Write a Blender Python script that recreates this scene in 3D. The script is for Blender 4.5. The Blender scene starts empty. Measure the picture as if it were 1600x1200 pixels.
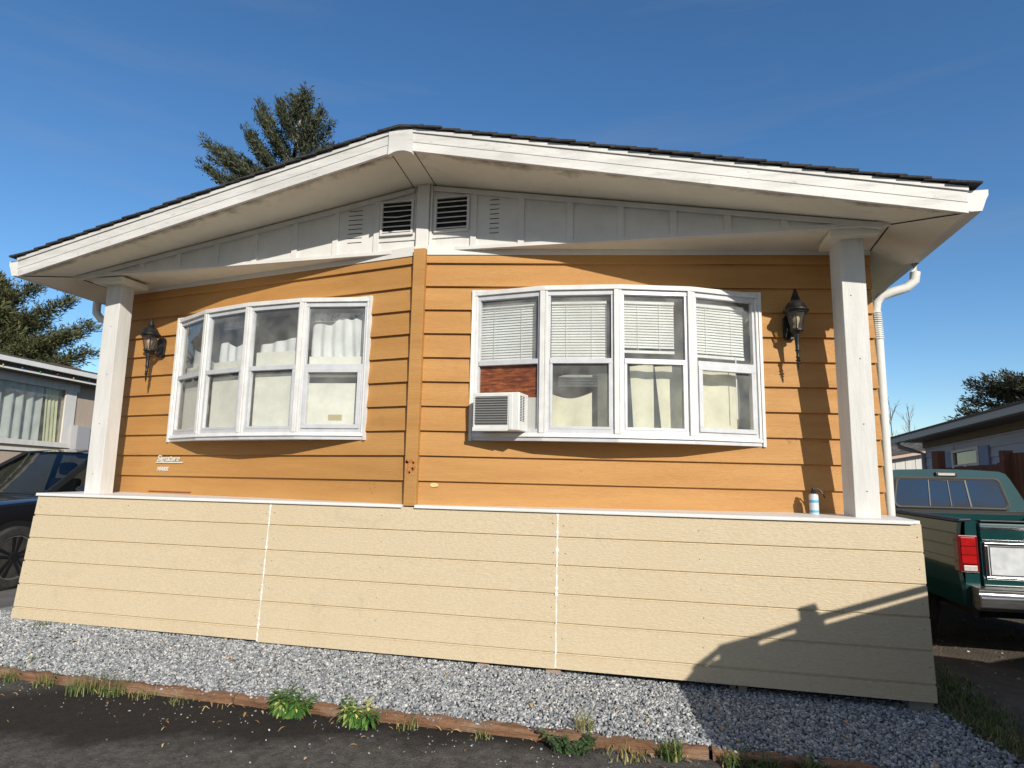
import bpy, math, random
import numpy as np
from mathutils import Vector, Matrix
random.seed(7); rng = np.random.default_rng(7)
scene = bpy.context.scene
R = math.radians

# ------------------------------------------------------------------ camera
cam_d = bpy.data.cameras.new("camera"); cam = bpy.data.objects.new("camera", cam_d)
scene.collection.objects.link(cam)
cam_d.sensor_width = 36.0; cam_d.lens = 962.94/1600*36.0
cam_d.clip_start = 0.05; cam_d.clip_end = 2000
cr = (0.97452924, 0.22353826, 0.01798335); cu = (0.01395234, -0.14046921, 0.98998673); cf = (-0.22382602, 0.96452011, 0.14001024)
cam.matrix_world = Matrix(((cr[0], cu[0], -cf[0], 5.59884), (cr[1], cu[1], -cf[1], -4.70147), (cr[2], cu[2], -cf[2], 1.39731), (0, 0, 0, 1)))
scene.camera = cam

# ------------------------------------------------------------------ light
SUN = Vector((-0.70, 1.0, -0.61)).normalized()          # direction the light travels
sun_d = bpy.data.lights.new("sun", 'SUN'); sun = bpy.data.objects.new("sun", sun_d)
scene.collection.objects.link(sun)
sun_d.energy = 4.3; sun_d.angle = R(0.5); sun_d.color = (1.0, 0.94, 0.84)
sun.rotation_euler = SUN.to_track_quat('-Z', 'Y').to_euler(); sun.location = (20, -20, 20)
elev = math.asin(-SUN.z); azim = math.atan2(-SUN.x, -SUN.y)

world = bpy.data.worlds.new("World"); scene.world = world; world.use_nodes = True
wn = world.node_tree; wn.nodes.clear()
def wnode(t, **k):
    n = wn.nodes.new(t)
    for a, b in k.items(): setattr(n, a, b)
    return n
wo = wnode('ShaderNodeOutputWorld'); bg = wnode('ShaderNodeBackground')
sky = wnode('ShaderNodeTexSky', sky_type='NISHITA', sun_disc=False)
sky.sun_elevation = elev; sky.sun_rotation = azim; sky.air_density = 1.0; sky.dust_density = 0.0; sky.ozone_density = 4.0; sky.altitude = 50
bg.inputs['Strength'].default_value = 0.13
tc = wnode('ShaderNodeTexCoord'); sep = wnode('ShaderNodeSeparateXYZ'); wn.links.new(tc.outputs['Generated'], sep.inputs[0])
# cloud cover: broken cloud on the street side of the sky, a few thin wisps on the house side
mp = wnode('ShaderNodeMapping'); mp.inputs['Scale'].default_value = (2.0, 2.0, 6.0); wn.links.new(tc.outputs['Generated'], mp.inputs[0])
nz = wnode('ShaderNodeTexNoise'); nz.inputs['Scale'].default_value = 1.6; nz.inputs['Detail'].default_value = 8; nz.inputs['Roughness'].default_value = 0.62; nz.inputs['Distortion'].default_value = 0.6
wn.links.new(mp.outputs[0], nz.inputs['Vector'])
cr1 = wnode('ShaderNodeMapRange'); cr1.inputs[1].default_value = 0.34; cr1.inputs[2].default_value = 0.56; wn.links.new(nz.outputs['Fac'], cr1.inputs[0])
back = wnode('ShaderNodeMapRange'); back.inputs[1].default_value = -0.12; back.inputs[2].default_value = -0.55; back.inputs[3].default_value = 0.0; back.inputs[4].default_value = 0.95
wn.links.new(sep.outputs['Y'], back.inputs[0])
m1 = wnode('ShaderNodeMath', operation='MULTIPLY'); wn.links.new(cr1.outputs[0], m1.inputs[0]); wn.links.new(back.outputs[0], m1.inputs[1])
mp2 = wnode('ShaderNodeMapping'); mp2.inputs['Scale'].default_value = (1.0, 1.0, 9.0); mp2.inputs['Rotation'].default_value = (0.12, 0.2, 0.3); wn.links.new(tc.outputs['Generated'], mp2.inputs[0])
nz2 = wnode('ShaderNodeTexNoise'); nz2.inputs['Scale'].default_value = 2.3; nz2.inputs['Detail'].default_value = 9; nz2.inputs['Roughness'].default_value = 0.6; wn.links.new(mp2.outputs[0], nz2.inputs['Vector'])
cr2 = wnode('ShaderNodeMapRange'); cr2.inputs[1].default_value = 0.53; cr2.inputs[2].default_value = 0.80; cr2.inputs[3].default_value = 0.0; cr2.inputs[4].default_value = 0.11; wn.links.new(nz2.outputs['Fac'], cr2.inputs[0])
m2 = wnode('ShaderNodeMath', operation='ADD', use_clamp=True); wn.links.new(m1.outputs[0], m2.inputs[0]); wn.links.new(cr2.outputs[0], m2.inputs[1])
mx = wnode('ShaderNodeMixRGB'); mx.inputs['Color2'].default_value = (2.8, 2.7, 2.55, 1)
hsv = wnode('ShaderNodeHueSaturation'); hsv.inputs['Saturation'].default_value = 1.15; hsv.inputs['Value'].default_value = 1.0
wn.links.new(sky.outputs[0], hsv.inputs['Color'])
wn.links.new(m2.outputs[0], mx.inputs['Fac']); wn.links.new(hsv.outputs[0], mx.inputs['Color1'])
wn.links.new(mx.outputs[0], bg.inputs['Color']); wn.links.new(bg.outputs[0], wo.inputs['Surface'])

vs = scene.view_settings; vs.view_transform = 'Standard'; vs.look = 'None'; vs.gamma = 1.0; vs.use_curve_mapping = False; vs.exposure = 0.13
scene.render.engine = 'CYCLES'
try: scene.cycles.max_bounces = 8; scene.cycles.transparent_max_bounces = 16
except Exception: pass

# ------------------------------------------------------------------ materials
def mat(name, col, rough=0.6, col2=None, nscale=4.0, stretch=(1, 1, 1), bump=0.0, bscale=40.0, bstretch=(1, 1, 1), bdist=0.004,
        metal=0.0, spec=0.5, coat=0.0, stains=(), detail=6, lo=0.35, hi=0.65):
    m = bpy.data.materials.new(name); m.use_nodes = True; nt = m.node_tree; b = nt.nodes['Principled BSDF']
    def N(t): return nt.nodes.new(t)
    b.inputs['Roughness'].default_value = rough; b.inputs['Metallic'].default_value = metal
    b.inputs['Specular IOR Level'].default_value = spec; b.inputs['Coat Weight'].default_value = coat; b.inputs['Coat Roughness'].default_value = 0.04
    c = N('ShaderNodeTexCoord')
    def noise(scale, st, d=6, ro=0.6, off=0):
        p = N('ShaderNodeMapping'); p.inputs['Scale'].default_value = st; p.inputs['Location'].default_value = (off, off*.7, off*.3)
        nt.links.new(c.outputs['Object'], p.inputs[0])
        n = N('ShaderNodeTexNoise'); n.inputs['Scale'].default_value = scale; n.inputs['Detail'].default_value = d; n.inputs['Roughness'].default_value = ro
        nt.links.new(p.outputs[0], n.inputs['Vector']); return n.outputs['Fac']
    def rng_(s, a, z, o0=0.0, o1=1.0):
        r = N('ShaderNodeMapRange'); r.inputs[1].default_value = a; r.inputs[2].default_value = z; r.inputs[3].default_value = o0; r.inputs[4].default_value = o1
        nt.links.new(s, r.inputs[0]); return r.outputs[0]
    cur = None
    rgb = N('ShaderNodeRGB'); rgb.outputs[0].default_value = (*col, 1); cur = rgb.outputs[0]
    if col2 is not None:
        x = N('ShaderNodeMixRGB'); x.inputs['Color2'].default_value = (*col2, 1); nt.links.new(cur, x.inputs['Color1'])
        nt.links.new(rng_(noise(nscale, stretch, detail), lo, hi), x.inputs['Fac']); cur = x.outputs[0]
    for k, (sc, st, a, z, scol, amt) in enumerate(stains):
        x = N('ShaderNodeMixRGB'); x.inputs['Color2'].default_value = (*scol, 1); nt.links.new(cur, x.inputs['Color1'])
        nt.links.new(rng_(noise(sc, st, 7, .62, 3.1+k*5), a, z, 0, amt), x.inputs['Fac']); cur = x.outputs[0]
    nt.links.new(cur, b.inputs['Base Color'])
    if bump > 0:
        bp = N('ShaderNodeBump'); bp.inputs['Strength'].default_value = bump; bp.inputs['Distance'].default_value = bdist
        nt.links.new(noise(bscale, bstretch, 5, .6, 9), bp.inputs['Height']); nt.links.new(bp.outputs[0], b.inputs['Normal'])
    return m

def attr_mat(name, c0, c1, rough=0.8, attr='tone', bump=0, mid=None, trans=0.0):
    m = bpy.data.materials.new(name); m.use_nodes = True; nt = m.node_tree; b = nt.nodes['Principled BSDF']
    a = nt.nodes.new('ShaderNodeAttribute'); a.attribute_name = attr
    r = nt.nodes.new('ShaderNodeValToRGB'); r.color_ramp.elements[0].color = (*c0, 1); r.color_ramp.elements[1].color = (*c1, 1)
    if mid:
        e = r.color_ramp.elements.new(0.5); e.color = (*mid, 1)
    nt.links.new(a.outputs['Fac'], r.inputs[0]); nt.links.new(r.outputs[0], b.inputs['Base Color'])
    b.inputs['Roughness'].default_value = rough
    return m

def glass(name, tint=(1, 1, 1), refl=1.0, dirt=0.0):
    """thin window glass: lets light and sun straight through, mirrors by Fresnel"""
    m = bpy.data.materials.new(name); m.use_nodes = True; nt = m.node_tree; nt.nodes.clear()
    o = nt.nodes.new('ShaderNodeOutputMaterial'); t = nt.nodes.new('ShaderNodeBsdfTransparent'); t.inputs[0].default_value = (*tint, 1)
    g = nt.nodes.new('ShaderNodeBsdfGlossy'); g.inputs['Roughness'].default_value = 0.0
    f = nt.nodes.new('ShaderNodeFresnel'); f.inputs['IOR'].default_value = 1.6
    gm = nt.nodes.new('ShaderNodeNewGeometry'); io = nt.nodes.new('ShaderNodeMapRange'); io.inputs[3].default_value = 1.6; io.inputs[4].default_value = 1/1.6
    nt.links.new(gm.outputs['Backfacing'], io.inputs[0]); nt.links.new(io.outputs[0], f.inputs['IOR'])
    mu = nt.nodes.new('ShaderNodeMath'); mu.operation = 'MULTIPLY'; mu.inputs[1].default_value = refl; mu.use_clamp = True
    x = nt.nodes.new('ShaderNodeMixShader'); nt.links.new(f.outputs[0], mu.inputs[0]); nt.links.new(mu.outputs[0], x.inputs[0])
    nt.links.new(t.outputs[0], x.inputs[1]); nt.links.new(g.outputs[0], x.inputs[2])
    c = nt.nodes.new('ShaderNodeTexCoord'); n = nt.nodes.new('ShaderNodeTexNoise'); n.inputs['Scale'].default_value = 3.5; n.inputs['Detail'].default_value = 3
    nt.links.new(c.outputs['Object'], n.inputs['Vector']); bp = nt.nodes.new('ShaderNodeBump'); bp.inputs['Strength'].default_value = 0.04; bp.inputs['Distance'].default_value = 0.05
    nt.links.new(n.outputs['Fac'], bp.inputs['Height']); nt.links.new(bp.outputs[0], g.inputs['Normal'])
    last = x.outputs[0]
    if dirt > 0:
        d = nt.nodes.new('ShaderNodeBsdfDiffuse'); d.inputs[0].default_value = (.55, .54, .5, 1)
        n2 = nt.nodes.new('ShaderNodeTexNoise'); n2.inputs['Scale'].default_value = 5; n2.inputs['Detail'].default_value = 9; nt.links.new(c.outputs['Object'], n2.inputs['Vector'])
        r = nt.nodes.new('ShaderNodeMapRange'); r.inputs[1].default_value = .35; r.inputs[2].default_value = .75; r.inputs[3].default_value = dirt*.25; r.inputs[4].default_value = dirt
        nt.links.new(n2.outputs['Fac'], r.inputs[0]); x2 = nt.nodes.new('ShaderNodeMixShader'); nt.links.new(r.outputs[0], x2.inputs[0])
        nt.links.new(last, x2.inputs[1]); nt.links.new(d.outputs[0], x2.inputs[2]); last = x2.outputs[0]
    nt.links.new(last, o.inputs[0]); return m

M = {}
M['orange'] = mat('ochre_paint', (.515, .268, .082), .62, (.445, .218, .060), 2.2, (.35, .35, 3.3), .8, 34, (.22, .22, 6), .006,
                  stains=((11, (.10, .10, 6), .58, .80, (.37, .175, .046), .45), (2.2, (1, 1, 1.4), .60, .80, (.29, .135, .045), .45), (26, (1, 1, 1), .70, .78, (.30, .13, .04), .5)))
M['white'] = mat('white_paint', (.75, .74, .71), .6, (.70, .69, .65), 6, (.4, 1, 1), .35, 60, (1, 1, 1), .003,
                 stains=((7, (1, 1, 1), .60, .85, (.42, .41, .38), .45),))
M['fascia'] = mat('fascia_paint', (.74, .73, .70), .6, (.60, .59, .56), 5, (.35, 1, 2.5), .4, 70, (1, 1, 1), .003,
                  stains=((5.5, (.5, 1, 3), .52, .78, (.36, .35, .32), .7), (26, (.5, 1, 1), .60, .74, (.30, .29, .26), .6)))
M['column'] = mat('column_paint', (.72, .71, .68), .55, (.62, .61, .575), 5, (3, 3, .4), .5, 45, (4, 4, .35), .004,
                  stains=((9, (1, 1, .5), .64, .85, (.46, .44, .40), .4),))
M['soffit'] = mat('soffit_panel', (.84, .80, .67), .7, (.76, .72, .60), 2.5, (1, 1, 1), .25, 60, (1, 1, 1), .003,
                  stains=((5, (1, 1, 1), .58, .8, (.36, .33, .27), .35),))
M['mould'] = mat('mould_stain', (.50, .47, .41), .8, (.10, .085, .06), 7, (1.0, 1.0, 1.0), .2, 60, (1, 1, 1), .003, lo=.42, hi=.66)
def soffit_front():
    m = mat('soffit_panel_mouldy', (.84, .80, .67), .7, (.76, .72, .60), 2.5, (1, 1, 1), .25, 60, (1, 1, 1), .003, stains=((5, (1, 1, 1), .58, .8, (.36, .33, .27), .35),))
    nt = m.node_tree; b = nt.nodes['Principled BSDF']; src = b.inputs['Base Color'].links[0].from_socket
    a = nt.nodes.new('ShaderNodeAttribute'); a.attribute_name = 'tone'; c = nt.nodes.new('ShaderNodeTexCoord')
    n = nt.nodes.new('ShaderNodeTexNoise'); n.inputs['Scale'].default_value = 3.2; n.inputs['Detail'].default_value = 10; n.inputs['Roughness'].default_value = .72; nt.links.new(c.outputs['Object'], n.inputs['Vector'])
    ad = nt.nodes.new('ShaderNodeMath'); ad.operation = 'MULTIPLY_ADD'; ad.inputs[1].default_value = .95; nt.links.new(n.outputs['Fac'], ad.inputs[0]); nt.links.new(a.outputs['Fac'], ad.inputs[2])
    r = nt.nodes.new('ShaderNodeMapRange'); r.inputs[1].default_value = 1.27; r.inputs[2].default_value = 1.50; r.inputs[4].default_value = .9; nt.links.new(ad.outputs[0], r.inputs[0])
    x = nt.nodes.new('ShaderNodeMixRGB'); x.inputs['Color2'].default_value = (.13, .11, .075, 1); nt.links.new(src, x.inputs['Color1']); nt.links.new(r.outputs[0], x.inputs['Fac']); nt.links.new(x.outputs[0], b.inputs['Base Color'])
    return m
M['soffit_front'] = soffit_front()
M['gable'] = mat('gable_panel_paint', (.74, .73, .70), .6, (.66, .65, .62), 5, (1, 1, 1), .25, 50, (1, 1, 1), .003, stains=((6, (1, 1, .6), .62, .82, (.46, .45, .41), .4),))
M['dark'] = mat('dark_gap', (.012, .012, .012), .9)
M['beige'] = mat('beige_paint', (.655, .545, .375), .62, (.585, .48, .32), 55, (.7, 1, 1.3), .5, 60, (.6, 1, 1.8), .008,
                 stains=((2.2, (.7, 1, 1.2), .60, .84, (.44, .36, .235), .6), (6, (1, 1, .5), .62, .80, (.40, .34, .25), .55), (1.1, (1, 1, 1), .50, .70, (.60, .485, .315), .6), (40, (1, 1, 1), .74, .80, (.14, .11, .07), .6), (90, (1, 1, 1), .58, .8, (.46, .37, .23), .4)))
M['caulk'] = mat('white_caulk', (.80, .79, .75), .5, bump=.5, bscale=80)
M['cap'] = mat('cap_paint', (.80, .79, .77), .5, (.72, .71, .68), 6, (.4, 1, 1), .2, 60, stains=((9, (.5, 1, 1), .66, .84, (.45, .43, .38), .5),))
M['raw_wood'] = mat('grey_wood', (.30, .27, .22), .85, (.20, .18, .15), 6, (1, 8, 8), .5, 40, (.3, 4, 4))
M['alu'] = mat('window_aluminium', (.66, .67, .69), .42, (.56, .57, .59), 9, (1, 1, 1), .15, 90, (1, 1, 1), .002, metal=.15, stains=((14, (1, 1, .5), .66, .8, (.80, .79, .77), .6),))
M['winwhite'] = mat('window_frame_paint', (.78, .77, .75), .5, (.66, .65, .63), 8, (1, 1, 1), .25, 70, stains=((10, (1, 1, 1), .64, .8, (.42, .40, .36), .5),))
M['ply'] = mat('red_plywood', (.31, .095, .030), .45, (.10, .024, .010), 9, (1.2, 1.2, 6.5), .2, 40, lo=.34, hi=.62, stains=((16, (1, 1, 4), .6, .75, (.55, .22, .06), .7),))
M['glass'] = glass('window_glass', (.95, .97, .96), 1.4, .32)  # dirt film doubles as a painted grey haze that lightens the dark panes
M['room'] = mat('room_wall', (.46, .46, .44), .9, (.38, .38, .36), 2)
M['blind'] = mat('blind_slat', (.86, .86, .84), .5)
M['sheet'] = mat('white_sheer', (.84, .85, .85), .85, (.66, .68, .69), 5, (2, 2, .5), .3, 40, (3, 3, 1))
M['lace'] = mat('lace_border', (.55, .55, .56), .9, (.10, .10, .16), 26, (1, 1, 1), lo=.52, hi=.60)
M['cream'] = mat('cream_board', (.88, .87, .79), .8, (.82, .80, .70), 18, (1, 1, 1), .2, 60, stains=((7, (1, 1, 1.5), .66, .74, (.42, .29, .12), .55),))
M['curtain'] = mat('cream_curtain', (.84, .80, .62), .9, (.76, .72, .54), 14, (1, 1, .8), .3, 50)
M['black_metal'] = mat('weathered_black_metal', (.012, .012, .012), .45, (.050, .048, .044), 22, (1, 1, 1), .5, 70, (1, 1, 1), .003, metal=.3, lo=.45, hi=.72)
M['lampglass'] = glass('lantern_glass', (.72, .66, .56), 1.4, .10)
M['bulb'] = mat('bulb_white', (.85, .82, .74), .35)
M['ac_white'] = mat('ac_enamel', (.78, .78, .76), .4, (.70, .70, .67), 10, stains=((12, (1, 1, 1), .68, .8, (.45, .43, .38), .4),))
M['ac_fin'] = mat('ac_fins', (.17, .165, .155), .5, (.10, .098, .092), 30, (1, 1, 12), metal=.4, stains=((14, (1, 1, 1), .745, .76, (.75, .75, .72), 1),))
M['shingle'] = mat('asphalt_shingle', (.026, .026, .028), .95, (.055, .054, .055), 40, (1, 1, 1), .8, 180, (1, 1, 1), .004)
M['gravel_bed'] = mat('gravel_bed', (.16, .165, .17), .9, (.32, .32, .32), 60, (1, 1, 1), 1.0, 70, (1, 1, 1), .02)
M['stone'] = attr_mat('gravel_stone', (.10, .11, .125), (.68, .67, .63), .8, mid=(.30, .315, .33))
M['timber'] = mat('treated_timber', (.33, .175, .095), .9, (.17, .085, .042), 6, (.30, 5, 5), 1.0, 26, (.22, 6, 6), .014,
                  stains=((4, (.6, 2, 2), .56, .75, (.42, .33, .24), .6), (7, (.35, 3, 3), .58, .72, (.055, .030, .018), .85)))
M['dirt'] = mat('bare_soil', (.13, .105, .080), .95, (.085, .068, .050), 6, (1, 1, 1), 1.0, 45, (1, 1, 1), .03, stains=((38, (1, 1, 1), .64, .72, (.30, .28, .25), .7), (3, (1, 1, 1), .6, .75, (.20, .165, .11), .6)))
M['concrete'] = mat('concrete', (.36, .34, .30), .9, (.25, .235, .20), 6, (1, 1, 1), .7, 60, (1, 1, 1), .01)
M['grass'] = attr_mat('grass_blade', (.050, .085, .018), (.36, .29, .11), .7, mid=(.10, .16, .035))
M['leaf'] = attr_mat('weed_leaf', (.030, .085, .018), (.62, .60, .20), .5, mid=(.075, .18, .030))
M['darkleaf'] = attr_mat('dark_leaf', (.018, .045, .018), (.10, .16, .06), .45)

def asphalt():
    m = mat('asphalt', (.125, .117, .105), .95, (.065, .060, .054), 16, (1, 1, 1), 1.0, 75, (1, 1, 1), .014,
            stains=((70, (1, 1, 1), .56, .70, (.26, .245, .215), .7), (45, (1, 1, 1), .58, .70, (.03, .027, .024), .7)), spec=.25)
    nt = m.node_tree; b = nt.nodes['Principled BSDF']; src = b.inputs['Base Color'].links[0].from_socket
    c = nt.nodes.new('ShaderNodeTexCoord'); s = nt.nodes.new('ShaderNodeSeparateXYZ'); nt.links.new(c.outputs['Object'], s.inputs[0])
    n = nt.nodes.new('ShaderNodeTexNoise'); n.inputs['Scale'].default_value = 2.2; n.inputs['Detail'].default_value = 10; n.inputs['Roughness'].default_value = .68; nt.links.new(c.outputs['Object'], n.inputs['Vector'])
    def mth(op, a, bb):
        k = nt.nodes.new('ShaderNodeMath'); k.operation = op
        for i, v in enumerate((a, bb)):
            if isinstance(v, (int, float)): k.inputs[i].default_value = v
            else: nt.links.new(v, k.inputs[i])
        return k.outputs[0]
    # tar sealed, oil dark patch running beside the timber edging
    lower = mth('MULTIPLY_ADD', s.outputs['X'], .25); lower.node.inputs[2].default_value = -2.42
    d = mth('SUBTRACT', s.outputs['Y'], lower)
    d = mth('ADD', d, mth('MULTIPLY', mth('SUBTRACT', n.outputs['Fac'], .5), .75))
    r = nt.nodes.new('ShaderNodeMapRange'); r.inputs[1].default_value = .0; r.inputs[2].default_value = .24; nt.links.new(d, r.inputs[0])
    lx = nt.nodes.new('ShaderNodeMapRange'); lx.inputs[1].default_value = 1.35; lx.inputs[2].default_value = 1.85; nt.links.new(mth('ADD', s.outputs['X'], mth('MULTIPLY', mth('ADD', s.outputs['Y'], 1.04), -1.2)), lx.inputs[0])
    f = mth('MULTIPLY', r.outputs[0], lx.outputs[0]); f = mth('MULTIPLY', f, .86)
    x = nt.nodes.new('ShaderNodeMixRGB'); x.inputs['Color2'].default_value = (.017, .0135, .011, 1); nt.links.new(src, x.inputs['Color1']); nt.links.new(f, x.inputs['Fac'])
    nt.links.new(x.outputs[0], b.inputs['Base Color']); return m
M['asphalt'] = asphalt()
def paint(name, c, c2=None): return mat(name, c, .22, c2, 3, coat=1.0, spec=.5)
M['black_paint'] = paint('black_car_paint', (.006, .006, .009))
M['green_paint'] = paint('green_truck_paint', (.007, .050, .050), (.005, .040, .041))
M['navy_paint'] = paint('grey_car_paint', (.10, .10, .11))
M['rubber'] = mat('tyre_rubber', (.018, .018, .018), .85, (.045, .042, .038), 12)
M['trim'] = mat('black_trim', (.014, .014, .014), .45)
M['gasket'] = mat('window_gasket', (.085, .078, .065), .5)
M['chrome'] = mat('chrome', (.72, .72, .72), .16, metal=1.0, col2=(.55, .55, .55), nscale=14)
M['bumper'] = mat('scuffed_bumper', (.38, .38, .38), .30, (.20, .20, .20), 9, (.4, 1, 4), metal=.9)
M['silver'] = mat('brushed_panel', (.66, .68, .69), .5, (.50, .52, .53), 9, (1, 1, 1), metal=.1, stains=((16, (1, 1, 1), .58, .76, (.36, .38, .38), .5),))
M['red_lens'] = mat('red_lens', (.34, .008, .008), .18, (.48, .012, .012), 14, coat=.6)
M['dark_red_lens'] = mat('dark_red_lens', (.14, .004, .006), .2, coat=.6)
M['clear_lens'] = mat('clear_lens', (.62, .58, .52), .2, (.48, .44, .40), 60)
M['autoglass'] = glass('car_glass', (.34, .38, .37), .8)
M['privacy'] = mat('dark_privacy_glass', (.008, .009, .010), .05, coat=1)
M['tint'] = glass('truck_glass', (.16, .17, .17), 4.2)
M['rim'] = mat('dark_alloy', (.035, .036, .04), .3, metal=.6); M['rim_lip'] = mat('machined_alloy', (.45, .46, .48), .28, metal=.8)
M['seat'] = mat('seat_cloth', (.014, .014, .016), .8)
M['bark'] = mat('bark', (.16, .12, .09), .9, (.09, .065, .05), 6, (1, 1, .4), .6, 20)
M['palebark'] = mat('pale_bark', (.52, .47, .42), .8, (.40, .36, .32), 6)
M['needle'] = attr_mat('fir_needles', (.016, .026, .016), (.130, .125, .060), .75, mid=(.048, .062, .030))
M['needle2'] = attr_mat('cedar_needles', (.030, .036, .016), (.190, .185, .070), .75, mid=(.092, .100, .038))
M['needle3'] = attr_mat('pine_needles', (.020, .028, .016), (.115, .095, .050), .75, mid=(.048, .054, .028))
M['greyblue'] = mat('grey_blue_siding', (.44, .46, .53), .75, (.37, .39, .46), 4, (1, .4, 3), .2, 40, stains=((5, (1, 1, 1), .6, .8, (.40, .42, .46), .3),))
M['shutter'] = mat('blue_shutter', (.20, .25, .38), .7)
M['brownroof'] = mat('brown_roof', (.13, .115, .10), .95, (.07, .062, .055), 20, (1, 1, 1), .6, 60)
M['mossroof'] = mat('mossy_roof', (.17, .16, .14), .95, (.08, .055, .03), 5, (1, 1, 1), .6, 60, lo=.45, hi=.55)
M['fence'] = mat('red_cedar_fence', (.17, .065, .038), .9, (.085, .035, .022), 3, (8, 8, .4), .4, 30)
M['tan'] = mat('tan_wall', (.46, .37, .29), .85, (.40, .32, .25), 2, (6, 6, .5))
M['offwhite'] = mat('offwhite_wall', (.66, .65, .61), .8, (.58, .57, .53), 3, (5, 5, .5))
M['greyvinyl'] = mat('grey_box', (.36, .36, .37), .6)
M['yellowish'] = mat('yellow_curtain', (.62, .64, .40), .85)
M['drape'] = mat('grey_green_drape', (.52, .56, .54), .85, (.40, .45, .43), 3, (1, 4, .4))
M['label'] = mat('blue_label', (.10, .42, .62), .4); M['canwhite'] = mat('can_enamel', (.72, .75, .78), .3, metal=.25)
M['letter'] = mat('white_letters', (.72, .70, .64), .35, (.60, .57, .48), 60); M['letterdark'] = mat('dark_scuff', (.20, .16, .11), .6); M['brown'] = mat('brown_plate', (.20, .065, .030), .6)  # letterdark is the own dark brown of the wall scuffs
M['bare'] = mat('patched_filler', (.72, .50, .18), .7, (.80, .66, .36), 40)
M['chip'] = mat('chipped_primer', (.44, .15, .035), .8)
M['wire'] = mat('wire_green', (.02, .04, .02), .6)
for nm, c in (('bulb_red', (.55, .03, .04)), ('bulb_yellow', (.65, .45, .05)), ('bulb_blue', (.05, .15, .45)), ('bulb_green', (.05, .35, .08))): M[nm] = mat(nm, c, .3)
M['brick'] = mat('brick_block', (.46, .34, .27), .9, (.36, .25, .20), 9)

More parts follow.
